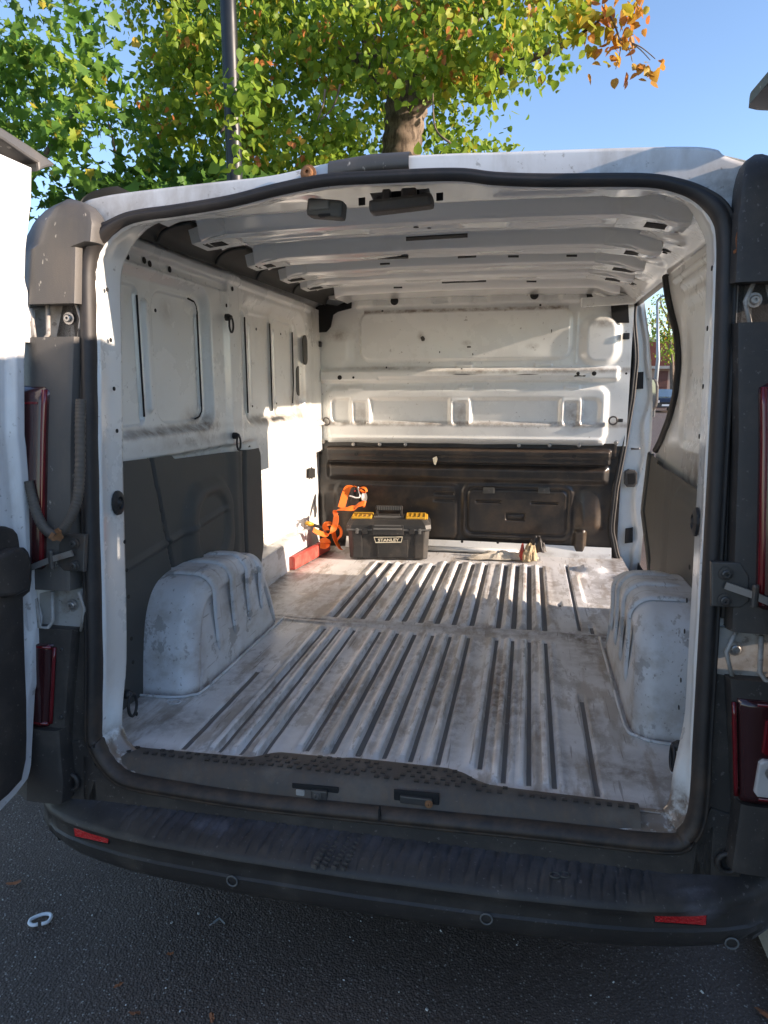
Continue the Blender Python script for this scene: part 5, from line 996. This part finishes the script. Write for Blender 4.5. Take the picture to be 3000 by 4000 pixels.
# ================================================================== trees, lamps, street beyond
def proj(p):
    d = np.asarray(p)-CAM; w = d@CF
    return 1500+FPX*(d@CR)/w, 2000-FPX*(d@CU)/w
LEAF = {'lime': [(0, 0), (.28, -.02), (.46, .22), (.44, .52), (.26, .80), (0, 1.06), (-.26, .80), (-.44, .52), (-.46, .22), (-.28, -.02)],
        'maple': [(0, 0), (.16, .02), (.52, .0), (.40, .22), (.62, .48), (.34, .46), (.30, .62), (.14, .60), (0, 1.0), (-.14, .60), (-.30, .62), (-.34, .46), (-.62, .48), (-.40, .22), (-.52, .0), (-.16, .02)]}
def leaf_cloud(name, clumps, kind, size, mat, parent, per, hue, seed, spread=.22, droop=.62):
    """one mesh of leaf-shaped faces, folded along the midrib; clumps: (x,y,z,hue shift)"""
    r_ = np.random.default_rng(seed); sh = np.array(LEAF[kind]); n = len(sh); C = np.repeat(np.asarray(clumps), per, 0); N = len(C)
    pos = C[:, :3]+r_.standard_normal((N, 3))*spread*np.array((1, 1, .7)); pos[:, 2] -= .06*r_.random(N)
    # blade hangs down and outward; its face looks partly up and to the light
    az = r_.random(N)*2*math.pi; tip = np.stack([np.cos(az)*(1-droop), np.sin(az)*(1-droop), -droop*np.ones(N)], -1)+.45*r_.standard_normal((N, 3)); tip /= np.linalg.norm(tip, axis=1)[:, None]
    nr = np.stack([np.cos(az)+.45, np.sin(az)-.35, .55+.0*az], -1)+.45*r_.standard_normal((N, 3)); nr -= tip*(nr*tip).sum(1)[:, None]; nr /= np.linalg.norm(nr, axis=1)[:, None]
    sd = np.cross(tip, nr); s = size*(.5+.75*r_.random(N))
    fold = .22+.2*r_.random(N); curl = .28*r_.standard_normal(N)
    V = pos[:, None]+s[:, None, None]*(sh[None, :, 0, None]*sd[:, None]+sh[None, :, 1, None]*tip[:, None]+((np.abs(sh[None, :, 0])*fold[:, None])+curl[:, None]*sh[None, :, 1]**2)[..., None]*nr[:, None])
    h = np.clip(C[:, 3]+hue[0]+hue[1]*r_.standard_normal(N), 0, 1)
    half1 = list(range(0, n//2+1)); half2 = [0]+list(range(n//2, n)); L1, L2 = len(half1), len(half2)
    base = (np.arange(N)*n)[:, None]; f1 = (base+np.array(half1)); f2 = (base+np.array(half2))
    me = bpy.data.meshes.new(name); loops = np.empty(N*(L1+L2), np.int32); loops.reshape(N, L1+L2)[:, :L1] = f1; loops.reshape(N, L1+L2)[:, L1:] = f2
    me.vertices.add(N*n); me.vertices.foreach_set('co', V.reshape(-1)); me.loops.add(len(loops)); me.loops.foreach_set('vertex_index', loops)
    st = np.empty((N, 2), np.int32); st[:, 0] = np.arange(N)*(L1+L2); st[:, 1] = st[:, 0]+L1; me.polygons.add(2*N); me.polygons.foreach_set('loop_start', st.reshape(-1))
    me.update(calc_edges=True); me.validate(); me.materials.append(MATS[mat])
    a = me.attributes.new('hue', 'FLOAT', 'POINT'); a.data.foreach_set('value', np.repeat(h, n).astype(np.float32))
    o = link(bpy.data.objects.new(name, me), parent); return o
def poly_in(x, y, poly):
    c = False; j = len(poly)-1
    for i in range(len(poly)):
        if (poly[i][1] > y) != (poly[j][1] > y) and x < (poly[j][0]-poly[i][0])*(y-poly[i][1])/(poly[j][1]-poly[i][1])+poly[i][0]: c = not c
        j = i
    return c
# crown outline of the lime as measured against the sky (photo pixels at the tree's own distance)
LIME = [(430, -900), (2700, -900), (2600, -420), (2320, -60), (2240, 60), (2150, 150), (2180, 235), (2050, 370), (1985, 300), (1900, 330), (1930, 420), (1990, 540), (1870, 700), (1640, 900), (900, 900), (560, 760), (520, 560), (700, 420), (560, 300), (620, 120), (480, -60)]
MAPLE = [(-1500, -900), (460, -900), (520, -40), (420, 160), (480, 280), (530, 420), (420, 560), (330, 640), (160, 620), (120, 760), (-200, 900), (-1500, 900)]
LOW = [(150, 735), (330, 700), (420, 640), (560, 640), (1000, 650), (1000, 800), (150, 800)]
tree = empty('lime_tree', (0, 0, 0)); T0 = at(1565, 560, 1, 7.4); tree.location = (T0[0], 7.4, 0)
tag(tree, 'tall lime tree turning yellow and orange, its thick trunk rising behind the van roof', 'tree')
def L(p): return np.asarray(p, float)-np.array(tree.location)
# trunk and limbs
tr_path = [at(1590, 1100, 1, 7.4)*[1, 1, 0]+[0, 0, 0], at(1560, 900, 1, 7.4), at(1562, 700, 1, 7.4), at(1572, 540, 1, 7.4), at(1590, 400, 1, 7.4)]
tr_path[0] = np.array((tr_path[1][0]+.02, 7.4, -.05))
pth = catmull([L(p) for p in tr_path], 12); rad = np.interp(np.linspace(0, 1, len(pth)), [0, .1, .6, .85, 1], [.36, .29, .235, .24, .26])*(1+.05*np.sin(np.arange(len(pth))*1.3))
tk = tube('trunk', pth, rad, 'bark', tree, 18)
fork = tr_path[-1]
limbs = [[fork, at(1500, 250, 1, 7.2), at(1380, 60, 1, 7.0), at(1200, -200, 1, 6.8)], [fork, at(1640, 300, 1, 7.4), at(1700, 60, 1, 7.5), at(1760, -300, 1, 7.6)], [at(1600, 440, 1, 7.3), at(1700, 345, 1, 7.2), at(1850, 300, 1, 7.0), at(2010, 255, 1, 6.9), at(2230, 160, 1, 6.8)], [fork, at(1520, 330, 1, 7.7), at(1350, 200, 1, 8.2), at(1050, 80, 1, 8.6)], [fork, at(1690, 350, 1, 7.55), at(1800, 150, 1, 8.0), at(2000, -100, 1, 8.3)]]
for k, lb in enumerate(limbs):
    p = catmull([L(q) for q in lb], 8); tube('limb', p, np.linspace(.16 if k != 2 else .12, .022, len(p)), 'bark', tree, 10)
def sample(poly, n, y0, y1, seed, prefer=None):
    r_ = np.random.default_rng(seed); out = []
    xs_, ys_ = [p[0] for p in poly], [p[1] for p in poly]
    while len(out) < n:
        a, b = r_.uniform(min(xs_), max(xs_)), r_.uniform(min(ys_), max(ys_))
        if poly_in(a, b, poly):
            d = y0+(y1-y0)*r_.random(); p = at(a, b, 1, d)
            if p[2] > 1.9: out.append((*p, a, b))
    return np.array(out)
S = np.vstack([sample(LIME, 640, 6.0, 9.0, 11), sample([(380, -300), (2000, -300), (1900, 200), (1350, 560), (1300, 760), (420, 760), (560, 400)], 260, 8.6, 9.8, 18)])
def clear(S, front):   # keep the trunk and a few sky gaps open
    a, b, d = S[:, 3], S[:, 4], S[:, 1]
    bad = (np.abs(a-1565) < 185) & (b > 330) & (b < 760) & (d < 7.9)
    for (cx, cy, rx, ry) in ((480, 250, 100, 130), (600, 60, 80, 80), (40, 90, 80, 70), (280, 120, 60, 90), (270, 520, 60, 60), (150, 330, 40, 60), (1120, 330, 50, 60), (1350, 380, 50, 70), (700, 560, 40, 40), (1900, 100, 50, 60), (1880, 470, 90, 60), (860, 260, 30, 30)): bad |= ((a-cx)/rx)**2+((b-cy)/ry)**2 < 1
    return S[~bad]
S = clear(S, 0)
hs = np.clip((S[:, 3]-2050)/1200, 0, .35)+.10*(np.sin(S[:, 3]*.013)*np.sin(S[:, 4]*.017) > .72)
cl = np.column_stack([S[:, :3]-np.array(tree.location), hs])
cw = leaf_cloud('crown', cl, 'lime', .082, 'leaf', tree, 40, (.47, .15), 21, spread=.15); cw['kind'] = 'stuff'
S2 = sample([(560, -60), (2130, -60), (1980, 330), (1750, 330), (1640, 640), (1480, 640), (1300, 640), (900, 690), (560, 420)], 150, 5.4, 6.2, 12)
S2 = clear(S2, 1); S2 = S2[(np.abs(S2[:, 3]-905) > 75) | (S2[:, 4] > 330)]; cl = np.column_stack([S2[:, :3]-np.array(tree.location), np.clip((S2[:, 3]-1900)/1800, 0, .2)])
cw2 = leaf_cloud('front_boughs', cl, 'lime', .082, 'leaf', tree, 32, (.54, .12), 22, spread=.13); cw2['kind'] = 'stuff'
S4 = sample([(930, 300), (1010, 300), (1020, 660), (880, 640), (870, 520)], 9, 4.3, 4.5, 17); cl = np.column_stack([S4[:, :3]-np.array(tree.location), np.zeros(len(S4))]); cw3 = leaf_cloud('front_boughs', cl, 'lime', .09, 'leaf', tree, 14, (.45, .12), 24, spread=.10); cw3['kind'] = 'stuff'
# bunches of brown seeds hanging among the leaves
S3 = S2[rng.choice(len(S2), 60, replace=False)]; sb = np.column_stack([S3[:, :3]-np.array(tree.location)-np.array((0, .15, .05)), np.full(60, .72)])
sdo = leaf_cloud('seed_bunches', sb, 'lime', .055, 'leaf', tree, 7, (.26, .06), 23, spread=.05, droop=.9); sdo['kind'] = 'stuff'
# yellow-orange end branch against the sky
ob_ = [(2230, 20), (2300, 60), (2380, 90), (2420, 150), (2350, 30), (2440, 110), (2280, 150), (2460, 60), (2360, 190), (2240, 140), (2520, -40), (2420, -40)]
oc = np.array([[*(at(a, b, 1, 6.6)-np.array(tree.location)), .78+.12*(a > 2330)] for a, b in ob_])
o_ = leaf_cloud('autumn_bough', oc, 'lime', .10, 'leaf', tree, 13, (.03, .06), 31, spread=.10); o_['kind'] = 'stuff'
tw = at(2420, 150, 1, 6.6)
for e_ in ((2540, 235), (2470, 240), (2405, 270), (2560, 230)):
    mid = at((2420+e_[0])/2+10, (150+e_[1])/2-8, 1, 6.6); tube('twig', catmull([L(tw), L(mid), L(at(*e_, 1, 6.6))], 5), np.linspace(.008, .004, 11), 'bark', tree, 5)
tube('twig', catmull([L(at(2230, 160, 1, 6.8)), L(at(2330, 90, 1, 6.65)), L(at(2380, 60, 1, 6.6)), L(tw)], 6), np.linspace(.02, .008, 19), 'bark', tree, 6)
lone = []
for (a, b) in ((2520, 262), (2545, 250), (2500, 285), (2560, 275), (2530, 235), (2580, 225), (2592, 240), (2400, 285), (2440, 290), (2535, 290), (2490, 262), (2515, 240)):
    c = np.array([[*(at(a, b, 1, 6.6)-np.array(tree.location)), .90+.1*rng.random()]])
    lf_ = leaf_cloud('leaf', c, 'lime', .11, 'leaf', tree, 1, (0, .03), int(a+b), spread=.005)
    if rng.random() < .8: leaf_cloud('leaf', c, 'lime', .10, 'leaf', tree, 1, (0, .03), int(a*b), spread=.03)
for q in (((1760, 560), (1700, 500), (1690, 350)), ((1330, 330), (1300, 420), (1250, 470)), ((1270, 350), (1262, 410), (1240, 470)), ((860, 520), (930, 430), (990, 380)), ((450, 590), (430, 500), (400, 420))):
    tube('twig', catmull([L(at(*p, 1, 5.45)) for p in q], 5), np.linspace(.012, .006, 11), 'bark', tree, 5)
# ---- maple on the left
mt = empty('maple_tree', (-6.4, 6.2, 0)); tag(mt, 'green maple tree with broad lobed leaves standing left of the dark lamp post', 'tree')
M0 = np.array(mt.location)
tube('trunk', catmull([(0, 0, -.05), (.05, 0, 1.2), (-.02, .05, 2.6), (.1, 0, 4.2)], 8), np.linspace(.24, .12, 25), 'bark', mt, 12)
for q in ([(0, 0, 2.4), (.9, -.3, 3.0), (1.8, -.6, 3.3), (2.6, -.6, 3.2)], [(0, 0, 2.8), (-.8, .2, 3.8), (-1.4, .4, 4.8)], [(0, 0, 3.0), (.6, .5, 4.2), (1.3, .8, 5.2)]): p = catmull(q, 7); tube('limb', p, np.linspace(.08, .015, len(p)), 'bark', mt, 8)
S = sample(MAPLE, 250, 4.8, 7.0, 14); S = clear(S, 0); cl = np.column_stack([S[:, :3]-M0, np.zeros(len(S))])
mo = leaf_cloud('crown', cl, 'maple', .105, 'leaf_maple', mt, 30, (.48, .20), 41, spread=.16); mo['kind'] = 'stuff'
S = sample([(-100, 60), (420, 60), (400, 330), (330, 600), (60, 600), (-100, 450)], 36, 4.3, 4.8, 15); cl = np.column_stack([S[:, :3]-M0, np.full(len(S), .15)])
mo = leaf_cloud('front_boughs', cl, 'maple', .12, 'leaf_maple', mt, 16, (.5, .17), 42, spread=.13); mo['kind'] = 'stuff'
S = sample(LOW, 40, 5.0, 6.5, 16); cl = np.column_stack([S[:, :3]-M0, np.zeros(len(S))]); mo = leaf_cloud('low_boughs', cl, 'maple', .15, 'leaf_maple', mt, 14, (.25, .15), 43, spread=.14); mo['kind'] = 'stuff'
# ---- dark lamp post left of the lime
p0 = at(915, 640, 1, 4.7); lpx = p0[0]
lpst = empty('lamp_post', (lpx, 4.7, 0)); tag(lpst, 'dark painted lamp post rising through the lime branches behind the van', 'lamp post')
tube('post', [(0, 0, 0), (0, 0, 2.0), (0, 0, 4.6), (0, 0, 6.2)], [.072, .071, .069, .066], 'post_paint', lpst, 20); lathe('base_sleeve', (0, 0, 0), (0, 0, 1), [(.13, 0), (.13, .9), (.09, 1.0)], 'post_paint', lpst, 20)
tube('lamp_arm', [(0, 0, 6.2), (.1, -.2, 6.5), (.3, -.8, 6.6)], .04, 'post_paint', lpst, 10); box('lantern', (.38, -1.05, 6.58), (.25, .5, .10), 'post_paint', lpst, .03)
# ---- leafy screen added out of view to shade the asphalt behind the van
hg = empty('shade_hedge', (3.6, -.8, 0)); tag(hg, 'clipped greenery added out of view to shade the asphalt', 'shade_hedge')
n = 3200; c = np.column_stack([rng.uniform(-.30, .30, n), rng.uniform(-5.0, 1.7, n), rng.uniform(.08, 1.50, n), np.zeros(n)])
ho = leaf_cloud('foliage', c, 'lime', .07, 'hedge_leaf', hg, 16, (.5, .25), 51, spread=.08); ho['kind'] = 'stuff'
for y in np.arange(-4.8, 1.7, .8): tube('stem', [(0, y, 0), (.03, y+.05, .5), (0, y, 1.0)], [.03, .025, .012], 'bark', hg, 6)
# ---- far side: street lamp, tree, garage, cars, hills
def FP(x, y, Y): return at(2500+x/3.685, 1080+y/3.685, 1, Y)
b = FP(215, 1440, 38.); sl_ = empty('street_lamp', (b[0], 38., 0)); tag(sl_, 'slim grey street lamp seen through the side doorway of the van', 'lamp post')
zt = FP(250, 345, 38.)[2]; tube('post', [(0, 0, 0), (.1, 0, 3), (FP(250, 345, 38.)[0]-b[0], 0, zt)], [.12, .10, .055], 'galv', sl_, 10)
tube('lamp_arm', [(FP(250, 345, 38.)[0]-b[0], 0, zt), (FP(300, 328, 38)[0]-b[0], -.2, zt+.18), (FP(360, 328, 38)[0]-b[0], -.3, zt+.2)], [.05, .05, .07], 'galv', sl_, 8)
gb = empty('garage_building', (4.6, 56, 0)); tag(gb, 'low pinkish garage with red tiled roof and brown door beyond the parked car', 'building')
def GB(x, y, Y=56.): p = FP(x, y, Y); return p-np.array((4.6, 56, 0))
eav = GB(200, 1305)[2]; rid = GB(200, 1140)[2]
box('wall', (1.5, 3.0, eav/2), (14, 6, eav), 'house_wall', gb)
rf = mesh('roof', [(-6, -.5, eav), (9, -.5, eav), (9, 3, rid+1.2), (-6, 3, rid+1.2), (-6, 6.5, eav), (9, 6.5, eav), (-6, -.5, eav-.12), (9, -.5, eav-.12), (-6, 6.5, eav-.12), (9, 6.5, eav-.12)], [(0, 1, 2, 3), (3, 2, 5, 4), (6, 7, 1, 0), (4, 5, 9, 8), (0, 3, 4, 8, 6), (7, 9, 5, 2, 1)], 'roof_tile', gb)
for i in range(24): box('tile_course', (1.5, -.45+i*.145, eav+(rid+1.2-eav)*(i*.145+.05)/3.5+.05), (15, .10, .05), 'roof_tile', rf)
d0, d1 = GB(232, 1360), GB(405, 1360); gd = box('garage_door', ((d0[0]+d1[0])/2, -.03, d0[2]/2), (d1[0]-d0[0], .06, d0[2]), 'garage_door', gb, .01)
for k in range(5): box('door_panel', ((d0[0]+d1[0])/2, -.07, .2+k*d0[2]/5.2), ((d1[0]-d0[0])*.94, .04, d0[2]/6.2), 'garage_door', gd, .01)
box('fascia', (1.5, -.52, eav-.03), (15, .06, .22), 'concrete', gb)
cp = FP(330, 1840, 45.)
def small_car(loc, mat, label, rz=0):
    c = empty('parked_car', loc); c.rotation_euler = (0, 0, rz); tag(c, label, 'car', 'cars parked across the street')
    secs = [(-2.1, .30, .62, .72), (-2.05, .25, .80, .80), (-1.2, .22, .95, .86), (0, .22, .98, .88), (1.2, .22, .97, .87), (1.95, .24, .86, .82), (2.1, .32, .66, .74)]
    P = np.array([[(x, y, z) for x, z in ((-w, z0), (-w*1.03, (z0+z1)/2), (-w*.96, z1), (-w*.5, z1+.03), (w*.5, z1+.03), (w*.96, z1), (w*1.03, (z0+z1)/2), (w, z0))] for y, z0, z1, w in secs])
    bo = grid('car_body', P, mat, c); mesh('nose', P[0], [tuple(range(8))], mat, c); mesh('tail', P[-1], [tuple(range(7, -1, -1))], mat, c)
    cs = [(-.95, .95, .80, .02), (-.25, 1.42, .66, 0), (.9, 1.45, .66, 0), (1.75, .98, .78, 0)]
    R_ = np.array([[(-.84, y, .95), (-w, y, z), (-w*.4, y, z+.03), (w*.4, y, z+.03), (w, y, z), (.84, y, .95)] for y, z, w, _ in cs])
    mi = np.zeros((3, 5), int); mi[0, :] = 1; mi[2, :] = 1; mi[1, 0] = mi[1, 4] = 1; grid('car_cabin', R_, [mat, 'car_glass'], c, mi=mi, smooth=False)
    for s in (-1, 1):
        box('headlight', (s*.62, -2.09, .68), (.34, .08, .16), 'clear_lens', c, .03)
        for y in (-1.3, 1.3): lathe('wheel', (s*.80, y, .31), (s, 0, 0), [(.0, -.1), (.31, -.1), (.31, .08), (.18, .09), (.17, .06), (0, .07)], 'tyre', c, 18)
    box('number_plate', (-.05, -2.12, .46), (.5, .02, .11), 'white_plastic', c, .005); box('grille', (0, -2.11, .60), (.8, .02, .10), 'dark_gap', c)
    return c
small_car((cp[0]+.25, 47.2, 0), 'car_dark', 'dark blue parked car in front of the pink garage')
ft = empty('young_tree', (*FP(470, 1300, 50.)[:2], 0)); tag(ft, 'sparse yellowing tree with thin branches behind the slim street lamp', 'tree'); F0 = np.array(ft.location)
tube('trunk', [(0, 0, 0), (.1, 0, 1.5), (-.1, 0, 3.5), FP(420, 800, 50.)-F0, FP(400, 500, 50.)-F0], [.22, .18, .13, .08, .03], 'bark', ft, 8)
bl = [((430, 900), (330, 840), (200, 740), (130, 620)), ((420, 850), (300, 650), (230, 500)), ((440, 880), (330, 870), (160, 760)), ((440, 760), (380, 560), (310, 420), (290, 250)), ((440, 760), (430, 560), (420, 310)), ((440, 950), (480, 800), (540, 600))]
cll = []
for q in bl:
    P = catmull([FP(*p, 50.)-F0 for p in q], 6); tube('limb', P, np.linspace(.08, .02, len(P)), 'bark', ft, 6)
    for p in P[4:]: cll += [(*(p+rng.standard_normal(3)*.22), .30+.3*rng.random()) for _ in range(1)]
for k in range(26):
    q = (rng.uniform(250, 560), rng.uniform(830, 1180)); cll.append((*(FP(*q, 50.+rng.uniform(-1, 1))-F0), .15+.3*rng.random()))
yo = leaf_cloud('crown', np.array(cll), 'lime', .15, 'leaf', ft, 9, (.20, .15), 61, spread=.32); yo['kind'] = 'stuff'
bs_ = empty('far_shrub', (*FP(150, 1100, 60.)[:2], 0)); tag(bs_, 'dark green shrub rising behind the garage roof', 'shrub'); B0 = np.array(bs_.location)
tube('stem', [(0, 0, 0), (0, 0, 3)], .15, 'bark', bs_, 6)
cll = np.array([(*(FP(rng.uniform(60, 600), rng.uniform(960, 1200), 63+rng.uniform(-1, 1))-B0), .05) for _ in range(90)]); bo_ = leaf_cloud('foliage', cll, 'lime', .30, 'leaf', bs_, 14, (.2, .15), 62, spread=.45); bo_['kind'] = 'stuff'
hx = np.linspace(-260, 260, 60); hy = np.linspace(0, 1, 8); P = np.zeros((60, 8, 3))
for i, x in enumerate(hx):
    for j, t in enumerate(hy): P[i, j] = (x, 300+110*t, -1+(26+9*math.sin(x*.021+1)+5*math.sin(x*.06))*math.sin(t*math.pi/2))
hl = grid('hills', P, 'hill', None, flip=False); tag(hl, kind='structure')
